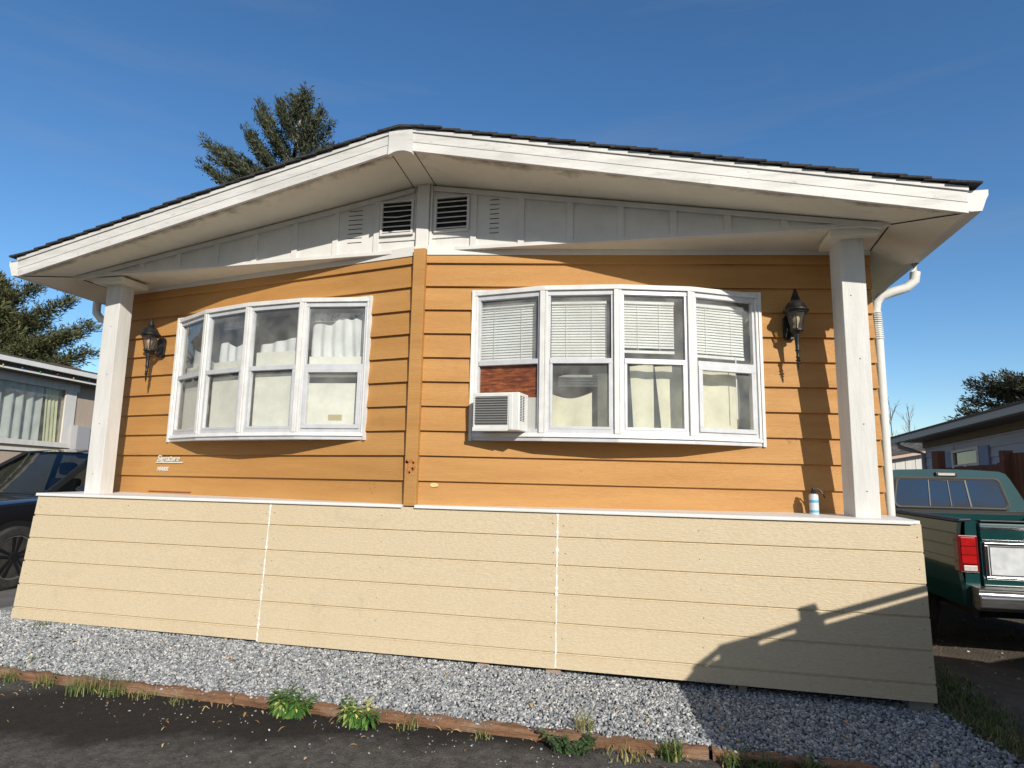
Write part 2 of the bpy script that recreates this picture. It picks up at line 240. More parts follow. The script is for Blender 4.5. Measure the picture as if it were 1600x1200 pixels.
# ------------------------------------------------------------------ mesh helpers
WL = {}
class MB:
    def __init__(s): s.v = []; s.f = []; s.m = []; s.t = []
    def pt(s, p): s.v.append(tuple(p)); return len(s.v)-1
    def poly(s, pts, m=0):
        i = [s.pt(p) for p in pts]; s.f.append(i); s.m.append(m)
    def hexa(s, c, m=0):
        """8 corners: 0-3 one face loop, 4-7 the opposite face"""
        i = [s.pt(p) for p in c]
        for q in ((3, 2, 1, 0), (4, 5, 6, 7), (0, 1, 5, 4), (1, 2, 6, 5), (2, 3, 7, 6), (3, 0, 4, 7)):
            s.f.append([i[k] for k in q]); s.m.append(m)
    def box(s, x0, x1, y0, y1, z0, z1, m=0):
        s.hexa([(x0, y0, z0), (x1, y0, z0), (x1, y1, z0), (x0, y1, z0), (x0, y0, z1), (x1, y0, z1), (x1, y1, z1), (x0, y1, z1)], m)
    def beam(s, p, q, w, h, up=(0, 0, 1), m=0):
        p = Vector(p); q = Vector(q); d = (q-p).normalized(); side = d.cross(Vector(up)).normalized(); u = side.cross(d)
        c = []
        for e in (p, q):
            for a, b in ((-1, -1), (1, -1), (1, 1), (-1, 1)): c.append(e+side*(a*w/2)+u*(b*h/2))
        s.hexa(c, m)
    def tube(s, path, rad, n=8, m=0, cap=True):
        path = [Vector(p) for p in path]
        if not hasattr(rad, '__len__'): rad = [rad]*len(path)
        rings = []; ref = Vector((0, 0, 1))
        for k, p in enumerate(path):
            d = (path[min(k+1, len(path)-1)]-path[max(k-1, 0)]).normalized()
            a = d.cross(ref)
            if a.length < .05: a = d.cross(Vector((1, 0, 0)))
            a.normalize(); b = d.cross(a)
            rings.append([s.pt(p+(a*math.cos(2*math.pi*j/n)+b*math.sin(2*math.pi*j/n))*rad[k]) for j in range(n)])
        for r0, r1 in zip(rings, rings[1:]):
            for j in range(n): s.f.append([r0[j], r0[(j+1) % n], r1[(j+1) % n], r1[j]]); s.m.append(m)
        if cap:
            s.f.append(rings[0][::-1]); s.m.append(m); s.f.append(rings[-1]); s.m.append(m)
    def lathe(s, prof, c, n=16, m=0, axis='z', phase=0.0):
        rings = []
        for r, h in prof:
            ring = []
            for j in range(n):
                a = 2*math.pi*j/n+phase; x, y = r*math.cos(a), r*math.sin(a)
                ring.append(s.pt({'z': (c[0]+x, c[1]+y, c[2]+h), 'x': (c[0]+h, c[1]+x, c[2]+y), 'y': (c[0]+x, c[1]+h, c[2]+y)}[axis]))
            rings.append(ring)
        for r0, r1 in zip(rings, rings[1:]):
            for j in range(n): s.f.append([r0[j], r0[(j+1) % n], r1[(j+1) % n], r1[j]]); s.m.append(m)
        s.f.append(rings[0][::-1]); s.m.append(m); s.f.append(rings[-1]); s.m.append(m)
    def prism(s, pts, ext, m=0):
        a = [s.pt(p) for p in pts]; e = Vector(ext); b = [s.pt(Vector(p)+e) for p in pts]; n = len(a)
        s.f.append(a[::-1]); s.m.append(m); s.f.append(b); s.m.append(m)
        for k in range(n): s.f.append([a[k], a[(k+1) % n], b[(k+1) % n], b[k]]); s.m.append(m)
    def grid(s, fn, nu, nv, m=0):
        ids = [[s.pt(fn(i/nu, j/nv)) for j in range(nv+1)] for i in range(nu+1)]
        for i in range(nu):
            for j in range(nv): s.f.append([ids[i][j], ids[i+1][j], ids[i+1][j+1], ids[i][j+1]]); s.m.append(m)
    def build(s, name, mats, parent=None, loc=(0, 0, 0), smooth=False, bevel=0, fix=True):
        me = bpy.data.meshes.new(name); base = WL.get(parent, Vector(loc)) if parent else Vector(loc)
        vv = np.array(s.v, dtype=float)-np.array(base)
        me.from_pydata(vv.tolist(), [], s.f)
        if not isinstance(mats, (list, tuple)): mats = [mats]
        for q in mats: me.materials.append(q)
        me.polygons.foreach_set('material_index', s.m)
        if s.t:
            a = me.attributes.new('tone', 'FLOAT', 'POINT'); a.data.foreach_set('value', s.t)
        if smooth: me.polygons.foreach_set('use_smooth', [True]*len(s.f))
        me.update()
        if fix:
            import bmesh
            bm = bmesh.new(); bm.from_mesh(me)
            if smooth: bmesh.ops.remove_doubles(bm, verts=bm.verts, dist=1e-5)
            bmesh.ops.recalc_face_normals(bm, faces=bm.faces); bm.to_mesh(me); bm.free()
            if smooth: me.set_sharp_from_angle(angle=R(38))
        o = bpy.data.objects.new(name, me); scene.collection.objects.link(o)
        if parent: o.parent = parent; WL[o] = WL[parent]
        else: o.location = base; WL[o] = Vector(base)
        if bevel:
            b = o.modifiers.new('bevel', 'BEVEL'); b.width = bevel; b.segments = 2; b.limit_method = 'ANGLE'; b.angle_limit = R(40)
        return o

def tag(o, label=None, cat=None, group=None, kind=None):
    if label: o['label'] = label
    if cat: o['category'] = cat
    if group: o['group'] = group
    if kind: o['kind'] = kind
    return o
def thing(name, label, cat, loc=(0, 0, 0), group=None):
    o = bpy.data.objects.new(name, None); scene.collection.objects.link(o); o.empty_display_size = .2
    o.location = loc; WL[o] = Vector(loc); return tag(o, label, cat, group)
def fast(name, V, F, m, tone=None, parent=None, loc=(0, 0, 0), smooth=False):
    """big meshes straight from numpy; F is (n,3) or (n,4)"""
    base = np.array(WL[parent] if parent else loc, float)
    me = bpy.data.meshes.new(name); n = len(F); k = F.shape[1]
    me.vertices.add(len(V)); me.vertices.foreach_set('co', (V-base).astype(np.float32).ravel())
    me.loops.add(n*k); me.loops.foreach_set('vertex_index', F.astype(np.int32).ravel())
    me.polygons.add(n); me.polygons.foreach_set('loop_start', np.arange(0, n*k, k, dtype=np.int32))
    me.materials.append(m)
    if tone is not None:
        a = me.attributes.new('tone', 'FLOAT', 'POINT'); a.data.foreach_set('value', tone.astype(np.float32))
    me.update(calc_edges=True); me.validate()
    if smooth: me.polygons.foreach_set('use_smooth', [True]*n)
    o = bpy.data.objects.new(name, me); scene.collection.objects.link(o)
    if parent: o.parent = parent; WL[o] = WL[parent]
    else: o.location = base; WL[o] = Vector(base)
    return o
def P3(*a): return Vector(a)

# ------------------------------------------------------------------ ground
def gz(x, y):
    """height of the ground"""
    z = -0.15
    if x > 6.9: z += .055*max(0, min(1, (1.6-y)/1.2))*max(0, min(1, (8.6-x)/.8))
    if x < -.3: z = -.145
    return z
def ground():
    xs = np.concatenate([[-900, -300, -100, -40, -20], np.arange(-12, 16, .5), [20, 40, 100, 300, 900]])
    ys = np.concatenate([[-900, -300, -100, -40, -20, -8], np.arange(-4, 10, .5), [14, 20, 40, 100, 300, 900]])
    b = MB(); ids = {}
    for i, x in enumerate(xs):
        for j, y in enumerate(ys):
            z = gz(x, y) if abs(x) < 30 and abs(y) < 30 else -.35
            if y < -.85 and x < 7.2: z = -.20
            elif y < -1.2: z = -.20
            elif y < 2 and x < 7.2 and x > -.5: z -= .03
            if x > 7: z += .012*math.sin(x*5.1+y*3.3)*math.cos(y*4.7)
            ids[i, j] = b.pt((x, y, z))
    for i in range(len(xs)-1):
        for j in range(len(ys)-1):
            b.f.append([ids[i, j], ids[i+1, j], ids[i+1, j+1], ids[i, j+1]]); b.m.append(0)
    tag(b.build('ground', M['dirt'], smooth=True), kind='structure')
ground()
# street in front and the driveway left of the house, one asphalt sheet each
b = MB(); b.grid(lambda u, v: (-60+120*u, -14+13.01*v, -.115-.004*math.sin(u*300)*math.sin(v*60)), 240, 26)
tag(b.build('road', M['asphalt'], smooth=True), kind='structure')
b = MB(); b.grid(lambda u, v: (-6.2+5.6*u, -1.05+16*v, -.111-.02*min(1, max(0, -1.0+16*v))), 8, 32)
tag(b.build('driveway', mat('driveway_asphalt', (.16, .155, .15), .92, (.12, .115, .11), 5, (1, 1, 1), .8, 140, (1, 1, 1), .005)), kind='structure')
# rough concrete lip beside the driveway
b = MB(); b.grid(lambda u, v: (-1.0+.50*u+.04*math.sin(v*9), -.15+1.3*v, -.135+.075*math.sin(math.pi*u)**.6-.01*v), 8, 14)
tag(b.build('kerb', M['concrete'], smooth=True), kind='structure')
def gravz(x, y):
    t = np.clip(-y/.9, 0, 1)
    return (.004-.0105*np.clip(x, 0, 8))*(1-t)-.076*t-.06*np.clip(y, 0, .6)
b = MB(); b.grid(lambda u, v: (-.55+7.86*u, -.945+1.4*v, float(gravz(-.55+7.86*u, -.945+1.4*v))-.012), 60, 20)
tag(b.build('gravel_bed', M['gravel_bed'], smooth=True), kind='structure')
# loose stones
def stones(n, xy, zf, smin, smax, name, kind, tone_pow=1.0, m=None):
    ph = (1+5**.5)/2
    iv = np.array([(-1, ph, 0), (1, ph, 0), (-1, -ph, 0), (1, -ph, 0), (0, -1, ph), (0, 1, ph), (0, -1, -ph), (0, 1, -ph), (ph, 0, -1), (ph, 0, 1), (-ph, 0, -1), (-ph, 0, 1)])/1.9
    fi = np.array([(0, 11, 5), (0, 5, 1), (0, 1, 7), (0, 7, 10), (0, 10, 11), (1, 5, 9), (5, 11, 4), (11, 10, 2), (10, 7, 6), (7, 1, 8), (3, 9, 4), (3, 4, 2), (3, 2, 6), (3, 6, 8), (3, 8, 9), (4, 9, 5), (2, 4, 11), (6, 2, 10), (8, 6, 7), (9, 8, 1)])
    x, y = xy
    s = smin+(smax-smin)*rng.beta(1.3, 2.2, n)
    V = iv[None]*(1+rng.uniform(-.28, .28, (n, 12, 1)))
    V = V*(s[:, None, None])*np.stack([rng.uniform(.75, 1.45, n), rng.uniform(.7, 1.1, n), rng.uniform(.45, .8, n)], -1)[:, None, :]
    q = rng.normal(size=(n, 4)); q[:, 1:3] *= .45; q /= np.linalg.norm(q, axis=1)[:, None]
    w, a, bb, c = q.T
    Rm = np.stack([np.stack([1-2*(bb*bb+c*c), 2*(a*bb-c*w), 2*(a*c+bb*w)], -1), np.stack([2*(a*bb+c*w), 1-2*(a*a+c*c), 2*(bb*c-a*w)], -1), np.stack([2*(a*c-bb*w), 2*(bb*c+a*w), 1-2*(a*a+bb*bb)], -1)], 1)
    V = np.einsum('nij,nkj->nki', Rm, V)
    V[:, :, 0] += x[:, None]; V[:, :, 1] += y[:, None]; V[:, :, 2] += (zf(x, y)+s*.12)[:, None]
    F = (fi[None]+12*np.arange(n)[:, None, None]).reshape(-1, 3)
    tone = np.repeat(rng.beta(1.8, 2.0, n)**tone_pow, 12)
    tag(fast(name, V.reshape(-1, 3), F, m or M['stone'], tone), kind=kind)
n = 54000; gy = np.where(rng.uniform(size=n) < .006, rng.uniform(-1.0, -.94, n), rng.uniform(-.935, .22, n)); gx = -.5+rng.uniform(0, 1, n)*(7.82-.20*gy+.03*rng.normal(0, 1, n))
stones(n, (gx, gy), gravz, .005, .016, 'gravel', 'stuff')
n = 330; x = rng.uniform(.6, 7.0, n)**1.0; y = -1.01-np.abs(rng.normal(0, .30, n))
stones(n, (x, y), lambda a, c: -.115+0*a, .003, .0095, 'scattered_pebbles', 'stuff', 1.5)
n = 900; x = rng.uniform(7.3, 11.5, n); y = rng.uniform(-.9, 5.5, n)
stones(n, (x, y), lambda a, c: np.array([gz(p, q)-(.03 if p < 7.6 else 0) for p, q in zip(a, c)]), .004, .02, 'soil_stones', 'stuff', 1.4)

# timber edging
ends = [(-.55, 2.93), (2.95, 5.86), (5.88, 7.6)]
labels = ['brown timber edging left length with grass growing along it', 'brown timber edging middle length behind the leafy weeds', 'timber edging right length lying in shade']
for (x0, x1), lb in zip(ends, labels):
    b = MB(); nx = 110
    def tp(u, k, x0=x0, x1=x1):
        x = x0+(x1-x0)*u; wob = .006*math.sin(x*3.1)+.003*math.sin(x*11); c = [(-1.008, -.15), (-1.008, -.078), (-1.000, -.070), (-.948, -.068), (-.942, -.076), (-.942, -.15)][k]
        jag = .005*math.sin(x*17+k)+.004*math.sin(x*41+2*k)+.004*math.sin(x*97+3*k)
        return (x, c[0]+wob+jag*.5, c[1]+jag)
    for i in range(nx):
        for k in range(5): b.poly([tp(i/nx, k), tp((i+1)/nx, k), tp((i+1)/nx, k+1), tp(i/nx, k+1)])
    b.poly([tp(0, k) for k in range(6)]); b.poly([tp(1, k) for k in range(6)])
    tag(b.build('edging_timber', M['timber'], loc=(x0, -.97, -.12), smooth=True), lb, 'edging timber', 'timber edging along the gravel strip')

# ------------------------------------------------------------------ house
XC = 3.68
def wy(x): return .06+.172*abs(x-XC)
def wz(x, z): return z-.006*abs(x-XC)
nrm = {1: Vector((.1695, -.9855, 0)), -1: Vector((-.1695, -.9855, 0))}
def wp(x, z, off=0.0):
    s = 1 if x >= XC else -1; n_ = nrm[s]
    return Vector((x, wy(x), wz(x, z)))+n_*off
house = thing('manufactured_home', 'ochre orange single storey home with white gabled overhang and two bow windows', 'house', (XC, 2.0, 0))
EX = .2032; Z0 = 1.309
WIN = {'R': (4.143, 6.436, 1.646, 2.885), 'L': (.905, 3.198, 1.646, 2.885)}
def siding(side, xa, xb, win):
    b = MB(); s = 1 if side == 'R' else -1
    for k in range(-2, 10):
        zb = Z0+EX*k; zt = min(zb+EX, 3.26); zb = max(zb, 1.02)
        if zt <= zb: continue
        segs = []
        x0, x1, w0, w1 = win[0]-.012, win[1]+.012, win[2]+.004, win[3]+.004
        if zt <= w0 or zb >= w1: segs = [(xa, xb, zb, zt)]
        else:
            segs = [(xa, x0, zb, zt), (x1, xb, zb, zt)]
            if zb < w0: segs.append((x0, x1, zb, w0))
            if zt > w1: segs.append((x0, x1, w1, zt))
        f = Z0+EX*k
        off = lambda z: .029-.026*((z-f)/EX)
        for (a, c, z0, z1) in segs:
            nseg = max(1, int((c-a)/.4))
            for i in range(nseg):
                p, q = a+(c-a)*i/nseg, a+(c-a)*(i+1)/nseg
                b.poly([wp(p, z0, off(z0)), wp(q, z0, off(z0)), wp(q, z1, off(z1)), wp(p, z1, off(z1))])
                if abs(z0-f) < 1e-6: b.poly([wp(p, z0, off(z0)), wp(q, z0, off(z0)), wp(q, z0, 0), wp(p, z0, 0)])
        e = xb if s > 0 else xa
        b.poly([wp(e, zb, off(zb)), wp(e, zt, off(zt)), wp(e, zt, -.02), wp(e, zb, -.02)])
    return b
siding('R', XC+.05, 7.335, WIN['R']).build('siding_wall', M['orange'], house)
siding('L', 0.0, XC-.05, WIN['L']).build('siding_wall', M['orange'], house)
b = MB(); b.box(XC-.052, XC+.052, .005, .06, 1.106, 3.256); b.build('corner_board', M['orange'], house, bevel=.003)
# wall core behind the siding (keeps daylight out), side walls and back
b = MB()
for s, (xa, xb), wk in ((-1, (0, XC), 'L'), (1, (XC, 7.335), 'R')):
    x0, x1, z0, z1 = WIN[wk]
    for (a, c, p, q) in ((xa, x0, .15, 3.3), (x1, xb, .15, 3.3), (x0, x1, .15, z0), (x0, x1, z1, 3.3)):
        b.hexa([wp(a, p, -.004), wp(c, p, -.004), wp(c, q, -.004), wp(a, q, -.004), wp(a, p, -.10), wp(c, p, -.10), wp(c, q, -.10), wp(a, q, -.10)])
b.build('wall_core', M['raw_wood'], house)
b = MB(); b.box(0, .06, .80, 12, .1, 3.15); b.box(7.27, 7.305, .80, 12, .1, 3.15); b.box(0, 7.325, 12, 12.1, .1, 3.15)
for k in range(14):
    z = .12+.2165*k; b.poly([(7.332, .80, z), (7.332, 12, z), (7.308, 12, z+.2165), (7.308, .80, z+.2165)]); b.poly([(7.332, .80, z), (7.332, 12, z), (7.306, 12, z), (7.306, .80, z)])
b.build('side_wall', mat('tan_side_paint', (.40, .33, .22), .7, (.36, .295, .19), 3), house)
# white frieze under the soffit
b = MB()
for s, e in ((-1, 0.0), (1, 7.335)):
    a = XC+s*.052
    b.hexa([wp(a, 3.208, .004), wp(e, 3.222, .004), wp(e, 3.29, .004), wp(a, 3.29, .004), wp(a, 3.208, .030), wp(e, 3.222, .030), wp(e, 3.29, .030), wp(a, 3.29, .030)])
b.build('frieze_board', M['white'], house)

# gable
GY = .10; TL, TR = .0, 7.30
def gb(x): return 3.264-.008*abs(x-XC)                    # bottom edge of the gable
def gt(x): return 3.852-.1720*max(0, abs(x-3.672)-.102)   # soffit line at the gable
def fp(x): return (x, -.53+.056*max(0, abs(x-3.71)-.09))  # fascia line in plan
def fz(x): return 3.852-.1885*max(0, abs(x-3.71)-.093)    # underside of the fascia
FL, FR = -.20, 7.62
b = MB()
b.prism([(TL, GY, gb(TL)), (XC, GY, gb(XC)), (TR, GY, gb(TR)), (3.774, GY, gt(3.774)), (3.57, GY, gt(3.57))], (0, .05, 0)); b.build('gable_panel', M['gable'], house)
b = MB()
for x in (3.236, 2.838, 2.432, 2.020, 1.613, 1.20, .795, 4.126, 4.540, 4.951, 5.360, 5.768, 6.175, 6.582):
    b = MB(); b.box(x-.026, x+.026, GY-.018, GY+.003, gb(x)+.0, gt(x)-.02); b.build('batten', M['gable'], house, bevel=.002)
b = MB(); b.box(3.622, 3.732, .050, .103, 3.252, 3.85); b.box(3.737, 3.757, .068, .103, 3.256, 3.845); b.build('ridge_post', M['white'], house, bevel=.003)
b = MB()
for xa, xb in ((TL+.06, 3.58), (3.76, TR-.06)):
    za, zb = gt(xa)-.012, gt(xb)-.012
    b.hexa([(xa, GY-.026, za-.042), (xb, GY-.026, zb-.042), (xb, GY-.026, zb), (xa, GY-.026, za), (xa, GY+.01, za-.042), (xb, GY+.01, zb-.042), (xb, GY+.01, zb), (xa, GY+.01, za)])
for xa, xb in ((TL, XC-.06), (XC+.055, TR)):
    b.hexa([(xa, GY-.022, gb(xa)-.012), (xb, GY-.022, gb(xb)-.012), (xb, GY-.022, gb(xb)+.018), (xa, GY-.022, gb(xa)+.018), (xa, GY+.02, gb(xa)-.012), (xb, GY+.02, gb(xb)-.012), (xb, GY+.02, gb(xb)+.018), (xa, GY+.02, gb(xa)+.018)])
b.build('gable_trim', M['gable'], house)
# attic vents
for (x0, x1) in ((3.278, 3.584), (3.780, 4.090)):
    z0, z1 = 3.414, 3.728; y = GY-.03
    f = MB(); f.box(x0-.03, x1+.045, GY-.012, GY+.002, z0-.045, z1+.018)
    for (a, c, p, q) in ((x0, x0+.018, z0, z1), (x1-.018, x1, z0, z1), (x0+.018, x1-.018, z0, z0+.020), (x0+.018, x1-.018, z1-.012, z1)): f.box(a, c, y-.008, GY-.012, p, q)
    v = f.build('gable_vent', M['gable'], house)
    d = MB(); d.poly([(x0+.01, GY-.016, z0+.01), (x1-.01, GY-.016, z0+.01), (x1-.01, GY-.016, z1-.01), (x0+.01, GY-.016, z1-.01)]); d.build('vent_opening', M['dark'], v)
    l = MB(); k = 6
    for i in range(k):
        zz = z0+.028+(z1-z0-.05)*i/(k-.35); bow = -.010 if (i == 3 and x0 < 3.4) else 0; xm = (x0+x1)/2
        for a, c, ba, bc in ((x0+.018, xm, 0, bow), (xm, x1-.018, bow, 0)):
            l.hexa([(a, y-.004, zz+ba), (c, y-.004, zz+bc), (c, GY-.018, zz+.014+bc), (a, GY-.018, zz+.014+ba), (a, y-.004, zz+.007+ba), (c, y-.004, zz+.007+bc), (c, GY-.018, zz+.018+bc), (a, GY-.018, zz+.018+ba)])
    l.build('louver', M['gable'], v)
for (x0, x1) in ((2.955, 3.090), (4.265, 4.345)):
    s = MB()
    for i in range(8):
        zz = 3.382+i*.042
        if zz < gt(x0)-.08 or i < 8: s.box(x0, x1, GY-.0035, GY+.002, zz, zz+.005)
    s.build('vent_slots', M['dark'], house)

# soffits
b = MB(); b.t = []
for s, e, t in ((-1, FL, TL), (1, FR, TR)):
    a = 3.71+s*.095; g = 3.672+s*.103
    def sf(u, v, a=a, e=e, g=g, t=t):
        xf = a+(e-a)*u; xg = g+(t-g)*u; p = Vector((xf, fp(xf)[1]+.02, fz(xf))); q = Vector((xg, GY+.0, gt(xg) if u < 1 else gb(t)))
        b.t.append(v); return q+(p-q)*v
    b.grid(sf, 60, 16)
b.build('front_soffit', M['soffit_front'], house, smooth=True)
b = MB(); b.poly([(3.618, -.50, 3.8515), (3.802, -.50, 3.8515), (3.772, GY+.02, 3.8515), (3.572, GY+.02, 3.8515)]); b.build('ridge_soffit', M['soffit'], house)
for xa, xb in ((3.6155, 3.5705), (3.8045, 3.7745)): b = MB(); b.beam((xa, -.50, 3.850), (xb, GY, 3.850), .005, .004); b.build('soffit_seam', M['dark'], house)
# return soffit between gable and bowed-back walls
b = MB()
for s, t, e in ((-1, TL, -.01), (1, TR, 7.345)):
    n = 8
    for i in range(n):
        a0, a1 = XC+(t-XC)*i/n, XC+(t-XC)*(i+1)/n; w0, w1 = XC+(e-XC)*i/n, XC+(e-XC)*(i+1)/n
        b.poly([(a0, GY-.01, gb(a0)), (a1, GY-.01, gb(a1)), wp(w1, 3.262, 0), wp(w0, 3.262, 0)])
b.build('return_soffit', M['soffit'], house)
# eave soffits running back along the sides
def eave(s):
    t = TR if s > 0 else TL; e = FR if s > 0 else FL; w = 7.345 if s > 0 else -.01
    b = MB(); x2 = e+s*.01
    we = wp(w, 3.262, 0)
    b.poly([(t, GY, gb(t)), (e, fp(e)[1]+.02, fz(e)), (x2, .75, 3.128), we])
    b.poly([we, (x2, .75, 3.128), (x2, 12, 3.12), (w, 12, 3.20)])
    return b
for s in (-1, 1): eave(s).build('eave_soffit', M['soffit'], house)
b = MB()
t = TR; e = FR
b.beam((t, GY, gb(t)-.003), (e-.02, fp(e)[1]+.03, fz(e)-.003), .006, .006); b.beam((t, GY, gb(t)-.003), wp(7.345, 3.259, 0), .007, .007)
b.build('soffit_seam', M['dark'], house); b = MB()
t = TL; e = FL
b.beam((t, GY, gb(t)-.003), (e+.02, fp(e)[1]+.03, fz(e)-.003), .006, .006); b.beam((t, GY, gb(t)-.003), wp(-.01, 3.259, 0), .007, .007)
b.build('soffit_seam', M['dark'], house)
# fascia: main board, proud upper strip
def fboard(z0, z1, y0, y1, xs):
    b = MB()
    for xa, xb in xs:
        ya, yb = fp(xa)[1], fp(xb)[1]
        b.hexa([(xa, ya+y0, fz(xa)+z0), (xb, yb+y0, fz(xb)+z0), (xb, yb+y0, fz(xb)+z1), (xa, ya+y0, fz(xa)+z1), (xa, ya+y1, fz(xa)+z0), (xb, yb+y1, fz(xb)+z0), (xb, yb+y1, fz(xb)+z1), (xa, ya+y1, fz(xa)+z1)])
    return b
XS = [(FL, 3.655), (3.655, 3.835), (3.835, FR)]
fboard(-.012, .062, .004, .03, [(FL, 3.617), (3.803, FR)]).build('fascia_board', M['fascia'], house)
fboard(.060, .138, .000, .03, [(FL, 3.617), (3.803, FR)]).build('fascia_board', M['fascia'], house)
fboard(.136, .165, -.012, .03, [(FL-.005, 3.617), (3.803, FR+.005)]).build('fascia_cap', M['fascia'], house)
b = MB(); pts = []
for x in np.linspace(3.648, 3.842, 9): pts.append((x, -.006+.014*((x-3.745)/.1)**2))
xs_ = np.linspace(3.612, 3.808, 9)
prof = [(x, -.548, 3.840-.028*((x-3.71)/.1)**2) for x in xs_]+[(x, -.548, 4.018-.016*((x-3.71)/.1)**2) for x in xs_[::-1]]
b.prism(prof, (0, .04, 0)); b.build('fascia_peak', M['fascia'], house)
# roof: one slab per slope with stepped shingle courses on the rake
def roof(s):
    b = MB(); e = (FR if s > 0 else FL)+s*.03; a = 3.71; L = abs(e-a); n = 27
    for i in range(n):
        x0 = a+s*L*i/n; x1 = a+s*(L*(i+1)/n+.045)
        j = random.uniform(-.008, .008); th = random.uniform(.011, .016)
        z0 = fz(x0)+.168; z1 = fz(x1)+.168+.013
        y0 = fp(min(max(x0, FL), FR))[1]-.035+j; y1 = fp(min(max(x1, FL), FR))[1]-.035+j
        b.hexa([(x0, y0, z0), (x1, y1, z1), (x1, 12.2, z1), (x0, 12.2, z0), (x0, y0, z0+th), (x1, y1, z1+th), (x1, 12.2, z1+th), (x0, 12.2, z0+th)])
    # deck underneath
    y0, y1 = fp(a)[1]+.0, fp(e-s*.03)[1]
    b.hexa([(a, y0, fz(a)+.150), (e-s*.03, y1, fz(e-s*.03)+.150), (e-s*.03, 12.1, fz(e-s*.03)+.150), (a, 12.1, fz(a)+.150), (a, y0, fz(a)+.170), (e-s*.03, y1, fz(e-s*.03)+.170), (e-s*.03, 12.1, fz(e-s*.03)+.170), (a, 12.1, fz(a)+.170)])
    return b
for s in (-1, 1): roof(s).build('roof', M['shingle'], house)
b = MB()
for s in (-1, 1):
    b.hexa([(3.71, -.575, 4.024), (3.71+s*.17, -.56, 4.010), (3.71+s*.17, 12.2, 4.010), (3.71, 12.2, 4.024), (3.71, -.575, 4.044), (3.71+s*.17, -.56, 4.028), (3.71+s*.17, 12.2, 4.028), (3.71, 12.2, 4.044)])
b.build('ridge_cap', M['shingle'], house)
# gutters and downspouts
for s in (-1, 1):
    e = FR if s > 0 else FL; prof = [(0, .155), (0, .022), (.02, .012), (.085, .012), (.10, .05), (.112, .085), (.128, .118), (.130, .155), (.120, .155), (.115, .12), (.078, .03), (.01, .03), (.01, .155)]
    b = MB(); y0 = fp(e)[1]+.02; zz = fz(e)-.01; secs = [(y0, e, zz), (.75, e+s*.01, 3.12), (12, e+s*.01, 3.11)]
    for (ya, xa, za), (yb, xb, zb) in zip(secs, secs[1:]):
        for (p, q), (p2, q2) in zip(prof, prof[1:]): b.poly([(xa+s*p, ya, za+q), (xb+s*p, yb, zb+q), (xb+s*p2, yb, zb+q2), (xa+s*p2, ya, za+q2)])
    for (p, q) in ((0, 0),):
        b.poly([(e+s*a_, y0, zz+c_) for a_, c_ in prof[:8]])
    b.build('gutter', M['white'], house)
b = MB(); b.tube([(7.69, .75, 3.14), (7.69, .75, 3.06), (7.68, .75, 2.99), (7.62, .75, 2.935), (7.52, .75, 2.905), (7.43, .755, 2.875), (7.395, .76, 2.82), (7.382, .76, 2.74), (7.385, .76, 2.64), (7.392, .76, 2.5), (7.392, .76, 1.0), (7.392, .76, .2)], [.038, .038, .038, .038, .038, .038, .036, .035, .035, .035, .035, .035], 10)
ds = b.build('downspout', M['white'], house, smooth=True)
b = MB()
for i in range(13): b.tube([(7.383+.0006*i, .76, 2.74-.018*i), (7.383+.0006*i, .76, 2.731-.018*i)], .042, 10)
b.build('flexible_joint', M['white'], ds)
b = MB(); b.tube([(-.315, .66, 3.14), (-.315, .66, 3.08), (-.31, .66, 3.02), (-.25, .66, 2.96), (-.16, .66, 2.92), (-.09, .70, 2.87), (-.06, .76, 2.8), (-.06, .76, .2)], .04, 10)
b.build('downspout', M['white'], house, smooth=True)
# columns
for (x0, x1, y0, y1, zt) in ((.290, .465, .20, .355, 3.165), (6.985, 7.150, .20, .37, 3.176)):
    b = MB(); b.box(x0, x1, y0, y1, 1.05, zt+.03)
    if x0 > 3: b.v = [(v[0]-.18*(v[1]-.20), v[1], v[2]) for v in b.v]
    c = b.build('porch_column', M['column'], house, bevel=.004)
    p = MB(); p.box(x0-.085, x1+.085, y0-.085, y1+.085, zt, zt+.052); p.build('cap_plate', M['soffit'], c, bevel=.003)
    for i in range(4):
        k = MB(); zz = 1.3+.48*i; k.lathe([(.0042, 0), (.0042, .002)], ((x0+x1)/2+random.uniform(-.03, .03), y0-.002, zz), 8, axis='y'); k.build('screw', M['dark'], c)

